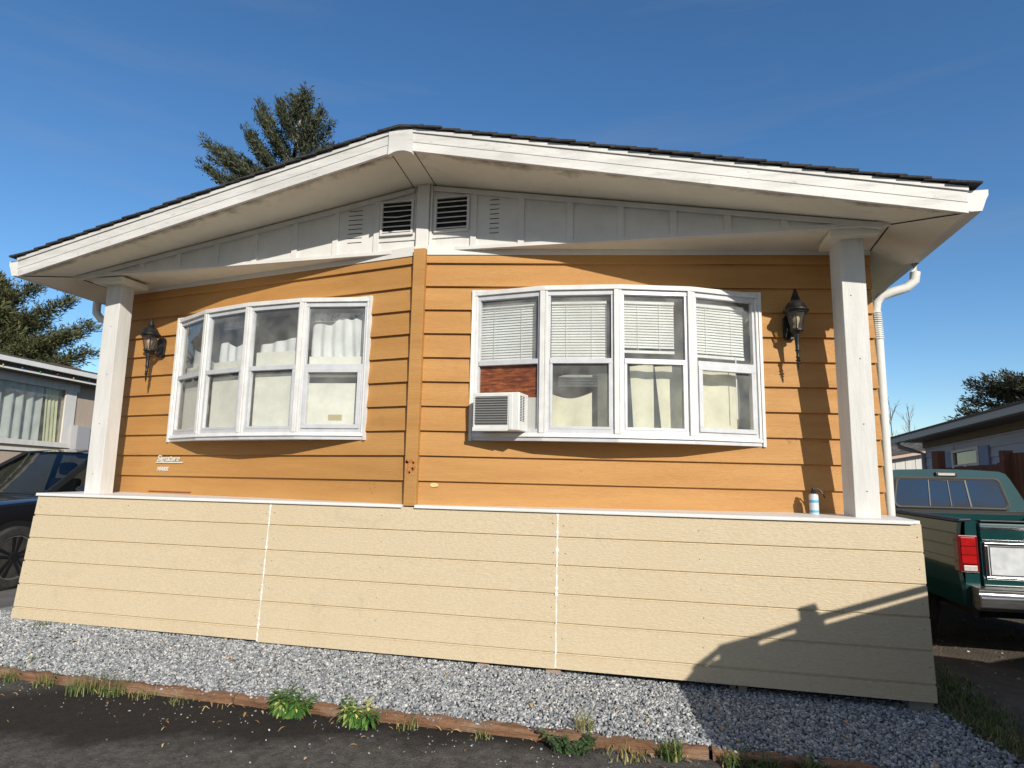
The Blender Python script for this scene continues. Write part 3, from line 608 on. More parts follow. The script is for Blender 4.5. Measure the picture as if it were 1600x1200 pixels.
# ------------------------------------------------------------------ bow windows
def bow(key, group):
    x0, x1, z0, z1 = WIN[key]; s = 1 if key == 'R' else -1; nn = nrm[s]
    pj = [0.012, .20, .25, .20, 0.012]; xs = [x0+(x1-x0)*i/4 for i in range(5)]
    def q(i, z, off=0.0):       # facet joint i at height z
        return wp(xs[i], z, pj[i]+off)
    F = MB(); W = MB(); G = MB(); A = MB()
    zm = 2.277
    facets = []
    def fr(i):
        a = q(i, 0); c = q(i+1, 0); a.z = c.z = 0; u = (c-a); L = u.length; u /= L; n_ = Vector((u.y, -u.x, 0)); return a, u, n_, L
    def fpnt(i, t, z, off):     # point on facet i: t metres along, height z, off outwards
        a, u, n_, L = fr(i); p = a+u*t+n_*off; return Vector((p.x, p.y, wz(p.x, z)))
    def bar(mb, i, t0, t1, za, zb, o0, o1, m=0):
        mb.hexa([fpnt(i, t0, za, o1), fpnt(i, t1, za, o1), fpnt(i, t1, zb, o1), fpnt(i, t0, zb, o1), fpnt(i, t0, za, o0), fpnt(i, t1, za, o0), fpnt(i, t1, zb, o0), fpnt(i, t0, zb, o0)], m)
    for i in range(4):
        a, u, n_, L = fr(i)
        bar(F, i, .028, L-.028, z1-.075, z1-.035, -.045, -.004); bar(F, i, .028, L-.028, z0+.055, z0+.09, -.045, -.004)
        bar(F, i, .052, L-.052, zm-.022, zm+.018, -.040, .002)
        bar(F, i, .028, .052, z0+.09, z1-.075, -.045, -.008); bar(F, i, L-.052, L-.028, z0+.09, z1-.075, -.045, -.008)
        # sash with a heavier lower frame
        if (key == 'R' and i == 3) or (key == 'L' and i == 3):
            for (t0, t1, za, zb) in ((.052, L-.052, zm-.055, zm-.022), (.052, L-.052, z0+.09, z0+.125), (.052, .085, z0+.125, zm-.055), (L-.085, L-.052, z0+.125, zm-.055)): bar(F, i, t0, t1, za, zb, -.036, .008)
        elif not (key == 'R' and i == 0):
            for (t0, t1, za, zb) in ((.052, L-.052, z0+.09, z0+.112), (.052, .072, z0+.112, zm-.022), (L-.072, L-.052, z0+.112, zm-.022)): bar(F, i, t0, t1, za, zb, -.036, -.002)
        lo = z0+.09
        if not (key == 'R' and i == 0): G.poly([fpnt(i, .04, lo, -.026), fpnt(i, L-.04, lo, -.026), fpnt(i, L-.04, zm, -.026), fpnt(i, .04, zm, -.026)])
        G.poly([fpnt(i, .04, zm, -.030), fpnt(i, L-.04, zm, -.030), fpnt(i, L-.04, z1-.06, -.030), fpnt(i, .04, z1-.06, -.030)])
        # head moulding, sill
        b4 = .022 if i in (0, 3) else .022
        W.hexa([q(i, z1-.036, .016), q(i+1, z1-.036, .016), q(i+1, z1+.002, .016), q(i, z1+.002, .016), q(i, z1-.036, -.06), q(i+1, z1-.036, -.06), q(i+1, z1+.002, -.06), q(i, z1+.002, -.06)])
        W.hexa([q(i, z0+.026, .020), q(i+1, z0+.026, .020), q(i+1, z0+.056, .008), q(i, z0+.056, .008), q(i, z0+.026, -.06), q(i+1, z0+.026, -.06), q(i+1, z0+.056, -.06), q(i, z0+.056, -.06)])
        A.hexa([q(i, z0-.004, .004), q(i+1, z0-.004, .004), q(i+1, z0+.026, .004), q(i, z0+.026, .004), q(i, z0-.004, -.06), q(i+1, z0-.004, -.06), q(i+1, z0+.026, -.06), q(i, z0+.026, -.06)])
    for i in range(5):          # mullions: wide post + narrow rounded strip
        p0, p1 = q(i, z0+.056), q(i, z1-.036)
        if i in (0, 4):
            sg = 1 if i == 0 else -1
            t0 = .0 if i == 0 else fr(3)[3]-.030
            bar(W, 0 if i == 0 else 3, t0, t0+.030, z0+.056, z1-.036, -.05, .010)
        else:
            d = .5*(fr(i-1)[2]+fr(i)[2]); d.normalize(); side = Vector((-d.y, d.x, 0))
            for (wa, wb, o0, o1) in ((-.030, .008, -.05, .012), (.010, .030, -.05, .006)):
                c = []
                for p in (p0, p1):
                    for (w_, o_) in ((wa, o0), (wb, o0), (wb, o1), (wa, o1)): c.append(p+side*w_+d*o_)
                W.hexa(c)
    # solid roof and floor of the bow
    for (za, zb) in ((z1-.034, z1+.001), (z0, z0+.05)):
        W.prism([q(i, za, -.05) for i in range(5)]+[wp(x1, za, -.12), wp(x0, za, -.12)], (0, 0, zb-za))
    root = F.build('bow_window', M['alu'], house, bevel=.002)
    tag(root)
    W.build('window_frame', M['winwhite'], root, bevel=.003); A.build('sill_drip', M['alu'], root); G.build('glass_pane', M['glass'], root, fix=False)
    t = MB()
    for (za, zb, xa, xb) in ((z0-.008, z1+.012, x0-.020, x0+.002), (z0-.008, z1+.012, x1-.002, x1+.020), (z1+.0, z1+.012, x0+.002, x1-.002)):
        t.hexa([wp(xa, za, .012), wp(xb, za, .012), wp(xb, zb, .012), wp(xa, zb, .012), wp(xa, za, .034), wp(xb, za, .034), wp(xb, zb, .034), wp(xa, zb, .034)])
    t.build('window_flange', M['winwhite'], root)
    # room behind
    r = MB(); a, c = x0-.35, x1+.35; yb = 3.2; f0, f1 = z0-.85, z1+.22
    ww = [wp(a, 0, -.11), wp(c, 0, -.11)]
    A0 = lambda p, z: (p.x, p.y, z)
    pa, pc = ww
    r.poly([A0(pa, f0), (a, yb, f0), (a, yb, f1), A0(pa, f1)]); r.poly([A0(pc, f0), (c, yb, f0), (c, yb, f1), A0(pc, f1)]); r.poly([(a, yb, f0), (c, yb, f0), (c, yb, f1), (a, yb, f1)])
    r.poly([A0(pa, f0), A0(pc, f0), (c, yb, f0), (a, yb, f0)]); r.poly([A0(pa, f1), A0(pc, f1), (c, yb, f1), (a, yb, f1)])
    r.build('room', M['room'], root)
    return root, fpnt, fr
bwR, fR, frR = bow('R', None); bwR['label'] = 'right bow window with blinds and boarded corner pane'
bwL, fL, frL = bow('L', None); bwL['label'] = 'left bow window with sheer drapes and cream boards'
zm = 2.277; Zt, Zb = 2.885, 1.646
# plywood filler over the air conditioner
def slab(fn, i, t0, t1, za, zb, o0, o1, mb=None):
    mb = mb or MB(); mb.hexa([fn(i, t0, za, o1), fn(i, t1, za, o1), fn(i, t1, zb, o1), fn(i, t0, zb, o1), fn(i, t0, za, o0), fn(i, t1, za, o0), fn(i, t1, zb, o0), fn(i, t0, zb, o0)]); return mb
L0 = frR(0)[3]
slab(fR, 0, .04, L0-.06, Zb+.09, zm-.02, -.05, -.035).build('plywood_filler', M['ply'], bwR)
# blinds
bl_lab = ['white slatted blind in the upper pane above the plywood', 'fully lowered white blind in the second upper pane beside the plywood', 'white blind with tilted raised bottom rail in the third upper pane', 'white blind in the rightmost upper pane with hanging wand']
low = [zm+.03, zm+.01, zm+.10, zm+.085]
for i in range(4):
    L = frR(i)[3]; b = MB(); zt = Zt-.10; t0, t1 = .055, L-(.085 if i != 2 else .115)
    if i == 0: t0, t1 = .03, L-.10
    slab(fR, i, t0, t1, zt-.03, zt, -.10, -.07, b)
    z = zt-.05
    while z > low[i]:
        b.hexa([fR(i, t0, z, -.084), fR(i, t1, z, -.084), fR(i, t1, z+.021, -.094), fR(i, t0, z+.021, -.094), fR(i, t0, z, -.086), fR(i, t1, z, -.086), fR(i, t1, z+.021, -.096), fR(i, t0, z+.021, -.096)]); z -= .0225
    slab(fR, i, t0, t1, low[i]-.022, low[i], -.098, -.080, b)
    for t in (t0+.12, t1-.12): slab(fR, i, t, t+.003, low[i], zt, -.079, -.077, b)
    if i == 3: slab(fR, i, t1-.09, t1-.082, zm-.42, low[i], -.076, -.072, b)
    tag(b.build('window_blind', M['blind'], loc=tuple(fR(i, L/2, zt, -.09))), bl_lab[i], 'window blind', 'blinds in the right bow window')
# stacked raised blind seen through pane two, lower sash
b = MB(); L = frR(1)[3]
for k in range(5): slab(fR, 1, .10, L-.16, zm-.17+.022*k, zm-.153+.022*k, -.30, -.27, b)
tag(b.build('window_blind', M['blind'], loc=tuple(fR(1, .3, zm-.1, -.28))), 'bundled white blind hanging inside the second lower pane', 'window blind', 'blinds in the right bow window')
def cloth(fn, i, t0, t1, zlo, zhi, off, amp, waves, mt, name, label, cat, group=None, top=None, side=None):
    b = MB(); nu, nv = 40, 14
    def g(u, v):
        zt = zhi+(top(u) if top else 0); z = zlo+(zt-zlo)*v; t = t0+(t1-t0)*u
        if side: t += side(u, v)
        return fn(i, t, z, off+amp*math.sin(waves*2*math.pi*u+.6*math.sin(3*v))*(1-.4*v)+.25*amp*math.sin(waves*5.3*u))
    b.grid(g, nu, nv); c = fn(i, (t0+t1)/2, zlo, off)
    o = b.build(name, mt, loc=tuple(c), smooth=True, fix=False); tag(o, label, cat, group); return o
cg = 'cream cloths hung in the right bow window'
cloth(fR, 1, .03, .38, Zb+.06, 2.02, -.16, .008, 1.5, M['curtain'], 'curtain', 'low cream cloth with wavy top edge in the second lower pane', 'curtain', cg, top=lambda u: -.055*math.sin(math.pi*u*.9+.2)+.03)
cloth(fR, 1, .425, .60, Zb+.06, 2.20, -.17, .006, 1, M['curtain'], 'curtain', 'narrow cream cloth at the right side of the second lower pane', 'curtain', cg)
cloth(fR, 2, .14, .32, Zb+.04, 2.26, -.17, .007, 1, M['curtain'], 'curtain', 'left cream strip in the third lower pane', 'curtain', cg, top=lambda u: .03*u, side=lambda u, v: -.03*(v-.6)*(1-u))
cloth(fR, 2, .375, .60, Zb+.04, 2.265, -.17, .007, 1, M['curtain'], 'curtain', 'right cream strip in the third lower pane', 'curtain', cg, top=lambda u: .02*u, side=lambda u, v: -.055*(v-.2)*(1-u))
cloth(fR, 3, .03, .49, Zb+.04, 2.30, -.17, .010, 1.6, M['curtain'], 'curtain', 'wide cream cloth filling most of the rightmost lower pane', 'curtain', cg, side=lambda u, v: .05*math.sin(3*v)*u)
# wad of dark cloth and pale ornament inside pane two
b = MB(); c = fR(1, .12, 2.235, -.14); b.lathe([(.002, -.06), (.05, -.05), (.062, 0), (.045, .04), (.01, .055)], c, 9)
tag(b.build('dark_bag', M['trim'], loc=tuple(c), smooth=True), 'small dark bundle hanging at the top left of the second lower pane', 'bundle')
# left bow window contents
bg_ = 'cream boards standing in the left bow window'
bl = ['cream board in the narrow leftmost lower pane', 'stained cream board in the second lower pane from the left', 'cream board in the third lower pane with a curved shadow at its top', 'speckled cream board with tan tape in the lower pane nearest the corner board']
sl_ = ['sheer white drape in the narrow leftmost upper pane', 'gathered white sheer drape in the second upper pane from the left', 'white sheer drape low in the third upper pane with dark glass above', 'folded white sheer drape in the upper pane nearest the corner board']
for i in range(4):
    L = frL(i)[3]
    b = slab(fL, i, .065, L-.065, Zb+.06, zm-.045 if i < 3 else zm-.14, -.085, -.075)
    if i < 3: slab(fL, i, .05, L-.05, zm+.02, zm+(.16 if i == 2 else .105), -.095, -.085, b)
    else: slab(fL, i, .05, L-.05, zm-.085, zm+.10, -.095, -.087, b)
    bd = b.build('cream_board', M['cream'], loc=tuple(fL(i, L/2, Zb+.06, -.08))); tag(bd, bl[i], 'board', bg_)
    if i == 3:
        p = slab(fL, i, L*.42, L*.62, Zb+.165, Zb+.215, -.0745, -.073); p.build('tape', mat('tan_tape', (.50, .40, .18), .6), bd)
    hi = [2.60, 2.58, 2.60, 2.66][i]
    sh = cloth(fL, i, .04, L-.10 if i != 2 else L-.12, zm+.02, hi, -.15, .018, [2, 4, 3, 5][i], M['sheet'], 'sheer_drape', sl_[i], 'drape', 'sheer drapes in the left bow window', top=(lambda u, i=i: [-.20*u, .03*math.sin(9*u)-.02, .06*u-.08, .11*u+.02*math.sin(14*u)][i]), side=lambda u, v: .05*(1-v)*u)
    if i in (1, 3):
        lb = cloth(fL, i, .04, L-.06, Zt-.17, Zt-.09, -.17, .004, 3, M['lace'], 'lace_border', None, None); lb.parent = sh; lb.location = (0, 0, 0)
        lb.location = lb.location; d = WL[lb]-WL[sh]; lb.location = d

# ------------------------------------------------------------------ air conditioner
ac = thing('air_conditioner', 'white window air conditioner with dirty grey fins below red plywood', 'air conditioner', tuple(fR(0, .22, 1.72, .1)))
t0, t1, za, zb, o0, o1 = .085, .475, 1.712, 2.008, -.10, .165
b = slab(fR, 0, t0, t1, za, zb, o0, o1); b.build('casing', M['ac_white'], ac, bevel=.008)
b = slab(fR, 0, t0+.022, t1-.095, za+.045, zb-.028, o1, o1+.003); b.build('fin_panel', M['ac_fin'], ac)
b = MB()
for k in range(11): slab(fR, 0, t0+.022, t1-.095, za+.060+.0195*k, za+.067+.0195*k, o1+.003, o1+.009, b)
b.build('grille_bar', mat('ac_grille_bar', (.25, .245, .235), .5), ac)
b = MB()
for r_ in range(2):
    for k in range(16):
        z = za+.075+.0125*k; a = .02+.055*r_
        p = [fR(0, t1+.0012, z, o1-a), fR(0, t1+.0012, z, o1-a-.038), fR(0, t1+.0012, z+.007, o1-a-.038), fR(0, t1+.0012, z+.007, o1-a)]
        b.poly(p)
b.build('side_slot', M['dark'], ac)
b = MB(); slab(fR, 0, t0, t1-.095, za-.004, za+.024, o1, o1+.006, b); slab(fR, 0, t1-.085, t1-.055, za+.01, zb-.012, o1, o1+.004, b); b.build('trim_strip', M['ac_white'], ac, bevel=.002)
b = slab(fR, 0, t1+.002, L0-.04, Zb+.09, zb-.02, -.05, -.030); b.build('side_filler', mat('grey_filler', (.42, .42, .40), .7), ac)

# ------------------------------------------------------------------ wall lanterns
def lantern(x, zc, label, face, lean):
    base = wp(x, zc, .02); root = thing('wall_lantern', label, 'wall lantern', tuple(base), 'black carriage lanterns beside the bow windows')
    s = 1 if x > XC else -1; n_ = nrm[s]; u = Vector((-n_.y, n_.x, 0))*1.0
    b = MB(); hw, hh = .052, .100
    pl = [base+u*a+Vector((0, 0, c)) for a, c in ((-hw, -hh*.75), (-hw*.6, -hh), (hw*.6, -hh), (hw, -hh*.75), (hw, hh*.75), (hw*.6, hh), (-hw*.6, hh), (-hw, hh*.75))]
    b.prism(pl, n_*.028); b.build('back_plate', M['black_metal'], root, bevel=.004)
    c = base+n_*.150+Vector((0, 0, 0))
    a = MB(); a.tube([base+n_*.02+Vector((0, 0, -.045)), base+n_*.06+Vector((0, 0, -.075)), base+n_*.10+Vector((0, 0, -.085)), base+n_*.13+Vector((0, 0, -.075)), c+Vector((0, 0, -.055))], [.015, .013, .012, .012, .014], 8)
    a.tube([base+n_*.02+Vector((0, 0, .03)), base+n_*.07+Vector((0, 0, -.03)), base+n_*.10+Vector((0, 0, -.075))], [.012, .010, .008], 8)
    a.build('arm', M['black_metal'], root, smooth=True)
    # roof cap and finial
    t = MB(); t.lathe([(.094, .098), (.097, .104), (.096, .112), (.084, .122), (.074, .142), (.060, .168), (.040, .183), (.030, .190), (.034, .200), (.030, .212), (.022, .232), (.019, .252), (.010, .262), (.012, .270), (.004, .284)], c, 20)
    t.lathe([(.080, .086), (.082, .098), (.07, .099)], c, 20); t.build('lantern_cap', M['black_metal'], root, smooth=True)
    # six sided cage
    g = MB(); f = MB(); nsd = 6
    for k in range(nsd):
        a0, a1 = 2*math.pi*k/nsd+.3, 2*math.pi*(k+1)/nsd+.3
        lo0 = c+Vector((.043*math.cos(a0), .043*math.sin(a0), -.045)); hi0 = c+Vector((.074*math.cos(a0), .074*math.sin(a0), .090))
        lo1 = c+Vector((.043*math.cos(a1), .043*math.sin(a1), -.045)); hi1 = c+Vector((.074*math.cos(a1), .074*math.sin(a1), .090))
        g.poly([lo0, lo1, hi1, hi0]); f.tube([lo0, hi0], .0045, 6)
    f.lathe([(.050, -.058), (.050, -.044), (.040, -.043)], c, 12); f.lathe([(.020, -.085), (.040, -.060), (.046, -.057)], c, 12)
    f.build('cage', M['black_metal'], root); g.build('lantern_glass', M['lampglass'], root, fix=False)
    k = MB(); k.lathe([(.010, -.035), (.013, -.005), (.026, .022), (.028, .040), (.018, .058), (.003, .064)], c, 14); k.build('bulb', M['bulb'], root, smooth=True)
    d = MB(); d.lathe([(.006, -.072), (.024, -.085), (.021, -.105), (.018, -.15), (.015, -.20), (.020, -.212), (.013, -.226), (.012, -.255), (.017, -.268), (.008, -.280), (.020, -.292), (.007, -.304), (.015, -.316), (.005, -.328), (.010, -.338), (.002, -.372)], c, 12)
    d.build('tail_finial', M['black_metal'], root, smooth=True)
    return root
lantern(6.672, 2.603, 'black carriage lantern on the wall right of the right bow window', 1, 0)
lantern(.690, 2.603, 'black carriage lantern between the left porch column and bow window', 1, 0)

# ------------------------------------------------------------------ nameplate lettering on the wall
def letters(txt, x, z, size, shear, m, off, ext, parent=None, name='letters', bold=0.0):
    cu_ = bpy.data.curves.new('tmp', 'FONT'); cu_.body = txt; cu_.size = size; cu_.shear = shear; cu_.extrude = ext; cu_.offset = bold
    ob = bpy.data.objects.new('tmp', cu_); scene.collection.objects.link(ob); bpy.context.view_layer.update()
    dg = bpy.context.evaluated_depsgraph_get(); me = bpy.data.meshes.new_from_object(ob.evaluated_get(dg)); bpy.data.objects.remove(ob)
    s = -1; n_ = nrm[s]; u = Vector((.9855, -.1695, .006)).normalized()
    for v in me.vertices:
        p = wp(x, z, off)+u*v.co.x+Vector((0, 0, 1))*v.co.y+n_*v.co.z; v.co = p-WL[parent]
    me.materials.clear(); me.materials.append(m); o = bpy.data.objects.new(name, me); scene.collection.objects.link(o); o.parent = parent; WL[o] = WL[parent]; return o
sg = thing('maker_nameplate', 'white cast script lettering on the siding below the left bow window', 'nameplate', tuple(wp(.76, 1.43, .02)))
letters('Signature', .775, 1.452, .082, .25, M['letter'], .026, .004, sg, 'script_word', .0012)
b = MB(); b.hexa([wp(.76, 1.432, .020), wp(1.125, 1.432, .020), wp(1.135, 1.446, .020), wp(.77, 1.446, .020), wp(.76, 1.432, .027), wp(1.125, 1.432, .027), wp(1.135, 1.446, .027), wp(.77, 1.446, .027)])
b.build('underline_bar', M['letter'], sg)
letters('MARK', .785, 1.355, .058, .25, M['letter'], .026, .003, sg, 'block_word', .0014)
b = MB(); b.hexa([wp(.68, 1.10, .016), wp(1.265, 1.10, .016), wp(1.265, 1.160, .016), wp(.695, 1.160, .016), wp(.68, 1.10, .024), wp(1.265, 1.10, .024), wp(1.265, 1.160, .024), wp(.695, 1.160, .024)])
tag(b.build('vent_plate', M['brown'], loc=tuple(wp(.97, 1.13, .02))), 'long brown plate low on the left wall just above the white cap', 'plate')
# repairs and chips in the paint (each a thin patch on its board)
b = MB(); c0 = wp(3.856, 1.276, .020); b.lathe([(.03, 0), (.028, .0015)], (0, 0, 0), 18, axis='y'); b.v = [(c0.x+v[0]*1.25, c0.y+.001-v[1], c0.z+v[2]*.6) for v in b.v]; b.build('filler_patch', M['bare'], house)
b = MB()
for k in range(16):
    cx, cz = 3.672+random.uniform(-.035, .035), 1.42+random.uniform(-.05, .05); r = random.uniform(.006, .02)
    b.poly([(cx+r*math.cos(a)*random.uniform(.5, 1.2), .0038, cz+r*math.sin(a)*random.uniform(.6, 1.5)) for a in np.linspace(0, 5.5, 7)])
b.build('paint_chip', M['chip'], house)

for (sx, sz, n_, h_) in ((6.665, 1.695, 9, .05), (6.80, 1.66, 5, .09), (6.92, 1.665, 12, .06), (5.02, 1.40, 4, .05), (3.30, 1.24, 8, .08)):
    b = MB()
    for k in range(n_):
        x0 = sx+random.uniform(-.035, .035); z0 = sz+random.uniform(-h_/2, h_/2); dx, dz = random.uniform(-.03, .03), random.uniform(-.03, .03); t_ = .0016
        f = lambda z: .0308-.026*(((z-Z0) % EX)/EX)
        b.poly([wp(x0, z0-t_, f(z0)), wp(x0+dx, z0+dz-t_, f(z0+dz)), wp(x0+dx, z0+dz+t_, f(z0+dz)), wp(x0, z0+t_, f(z0))])
    b.build('scuff_mark', M['letterdark'], house, fix=False)

# ------------------------------------------------------------------ porch wall
TOPZ = 1.100; G8 = .2032
pw = thing('porch_skirt_wall', 'low beige grooved panel wall with white cap across the front', 'porch wall', (3.66, 0, 0))
def py(z): return -.0536*(1.1176-z)
panels = [(-.002, 2.437, .006), (2.443, 4.878, -.006), (4.884, 7.322, -.004)]
for pi, (xa, xb, zb) in enumerate(panels):
    b = MB(); prof = [(TOPZ, 0)]
    for k in range(1, 6):
        z = 1.1176-k*G8
        prof += [(z+.008, 0.0), (z+.007, .012), (z-.006, .012), (z-.008, -.003)]
    prof.append((zb, 0))
    def xl(z): return xa-(.075*(1.1-z)/1.1 if pi == 0 else 0)
    def pt(x, pr, back=0): return (x, py(pr[0])+pr[1]+back, pr[0]-(.004*(x/7.3)))
    n = 8
    for p, q in zip(prof, prof[1:]):
        for i in range(n):
            a0, a1 = xl(p[0])+(xb-xl(p[0]))*i/n, xl(p[0])+(xb-xl(p[0]))*(i+1)/n; c0, c1 = xl(q[0])+(xb-xl(q[0]))*i/n, xl(q[0])+(xb-xl(q[0]))*(i+1)/n
            b.poly([pt(a0, p), pt(a1, p), pt(c1, q), pt(c0, q)])
    for f in (xl, lambda z: xb):
        b.poly([pt(f(p[0]), p) for p in prof]+[pt(f(zb), (zb, 0), .014), pt(f(TOPZ), (TOPZ, 0), .014)])
    b.poly([pt(xl(zb), (zb, 0)), pt(xb, (zb, 0)), pt(xb, (zb, 0), .014), pt(xl(zb), (zb, 0), .014)])
    b.poly([pt(xl(zb), (zb, 0), .014), pt(xb, (zb, 0), .014), pt(xb, (TOPZ, 0), .014), pt(xl(TOPZ), (TOPZ, 0), .014)])
    o = b.build('siding_panel', M['beige'], pw)
    k = MB()
    for xx in (xa+.05, xa+.42*(xb-xa), xb-.03):
        for j in range(5): zz = 1.02-.2032*j+random.uniform(-.03, .02); k.lathe([(.0038, -.0018), (.003, .001)], (xx+random.uniform(-.01, .01)-(.07*(1.1-zz) if pi == 0 and xx < .2 else 0), py(zz), zz), 7, axis='y')
    k.build('nail_head', M['dark'], o)
for xs in (2.440, 4.881):
    b = MB(); z = TOPZ; 
    while z > .0:
        h = random.uniform(.006, .016); w = .0028+.0025*abs(math.sin(z*23+xs))+.004*max(0, math.sin(z*9+xs*3)-.6)+random.uniform(0, .002)+(.006 if random.random() < .05 else 0); dx = random.uniform(-.0015, .0015)+(xs-3.6)*0
        b.hexa([(xs-w+dx, py(z-h)-.002, z-h), (xs+w+dx, py(z-h)-.002, z-h), (xs+w+dx, py(z)-.002, z), (xs-w+dx, py(z)-.002, z), (xs-w+dx, py(z-h)+.006, z-h), (xs+w+dx, py(z-h)+.006, z-h), (xs+w+dx, py(z)+.006, z), (xs-w+dx, py(z)+.006, z)]); z -= h
    b.build('caulk_joint', M['caulk'], pw)
# white cap board, notched round the corner board
b = MB()
def capseg(xa, xb):
    n = 10
    for i in range(n):
        p, q = xa+(xb-xa)*i/n, xa+(xb-xa)*(i+1)/n
        bp = min(wy(p), .68); bq = min(wy(q), .68)
        b.hexa([(p, -.018, 1.098), (q, -.018, 1.098), (q, bq, 1.098), (p, bp, 1.098), (p, -.018, 1.1178), (q, -.018, 1.1178), (q, bq, 1.1178), (p, bp, 1.1178)])
capseg(-.012, XC-.054); capseg(XC+.054, 7.275)
b.prism([(7.275, -.018, 1.098), (7.318, .002, 1.098), (7.325, .50, 1.098), (7.275, .62, 1.098)], (0, 0, .0198))
b.box(-.012, XC-.054, -.021, -.018, 1.094, 1.106); b.box(XC+.054, 7.27, -.021, -.018, 1.094, 1.106)
b.build('wall_cap', M['cap'], pw)
# framing and blocks below the panels
b = MB()
for x in (.03, 1.2, 2.44, 3.66, 4.88, 6.1, 7.27): b.box(x-.02, x+.02, .012, .10, -.12, 1.09)
b.box(-.02, 7.30, .012, .05, .98, 1.095); b.build('stud_frame', M['raw_wood'], pw)
for (x, w, d, mt) in ((3.53, .10, .05, 'brick'), (4.33, .09, .05, 'brick'), (4.86, .11, .05, 'brick'), (6.16, .055, .10, 'raw_wood'), (7.24, .14, .12, 'concrete')):
    b = MB(); b.box(x-w/2, x+w/2, -.03, d, -.16, -.012-.004*(x/7.3)); b.build('support_block', M[mt], pw, bevel=.004)
b = MB(); b.poly([(-.05, .12, -.2), (7.3, .12, -.2), (7.3, .12, 1.09), (-.05, .12, 1.09)]); b.build('underporch_dark', M['dark'], pw)  # black sheet added to paint in the shade under the porch

# spray can on the cap
can = thing('foam_can', 'small white and blue aerosol can with black nozzle tube on the white cap', 'aerosol can', (6.768, .43, 1.1178))
c = (6.768, .43, 1.1178)
b = MB(); b.lathe([(.030, 0), (.033, .003), (.033, .135), (.030, .146), (.018, .152)], c, 20); b.build('can_body', M['canwhite'], can, smooth=True)
for z0, z1 in ((.012, .030), (.085, .105)): b = MB(); b.lathe([(.0335, z0), (.0335, z1)], c, 20); b.build('can_label', M['label'], can, smooth=True)
b = MB(); b.lathe([(.019, .150), (.021, .155), (.021, .172), (.012, .178), (.013, .19), (.008, .198)], c, 14); b.build('nozzle', M['trim'], can, smooth=True)
b = MB(); b.tube([(c[0], c[1], c[2]+.192), (c[0]+.03, c[1], c[2]+.190), (c[0]+.055, c[1]-.005, c[2]+.168), (c[0]+.072, c[1]-.008, c[2]+.135), (c[0]+.076, c[1]-.008, c[2]+.12)], .005, 8); b.build('straw', M['trim'], can, smooth=True)

# ------------------------------------------------------------------ vehicles
def wheel(root, x, y, r=.34, w=.22, side=1, spokes=5, name='wheel', rimm='rim', lip='rim_lip'):
    b = MB(); o = x
    prof = [(r*.66, -w/2), (r*.9, -w/2), (r*.985, -w*.38), (r, -w*.2), (r, w*.2), (r*.985, w*.38), (r*.9, w/2), (r*.70, w/2), (r*.66, w*.42)]
    b.lathe([(a, side*h) for a, h in prof], (x, y, r), 36, axis='x'); t = b.build(name, M['rubber'], root, smooth=True)
    k = MB(); f = x+side*w*.40
    k.lathe([(r*.69, side*-.02), (r*.69, side*.012), (r*.64, side*.012), (r*.62, side*-.02)], (f, y, r), 36, axis='x')
    k.build('rim_lip', M[lip], t, smooth=True)
    s = MB(); s.lathe([(r*.66, -.075*side), (r*.66, -.07*side)], (f, y, r), 30, axis='x', m=1)
    for i in range(spokes):
        for d in (-.17, .17):
            a = 2*math.pi*i/spokes+.35; p = Vector((f-side*.012, y+r*.13*math.cos(a+d*2.2), r+r*.13*math.sin(a+d*2.2))); q = Vector((f+side*.004, y+r*.655*math.cos(a+d), r+r*.655*math.sin(a+d)))
            s.beam(p, q, .030, .034, (1, 0, 0))
    s.lathe([(r*.19, side*-.03), (r*.19, side*.004), (r*.12, side*.012)], (f, y, r), 16, axis='x')
    s.build('rim', [M[rimm], M['dark']], t); return t
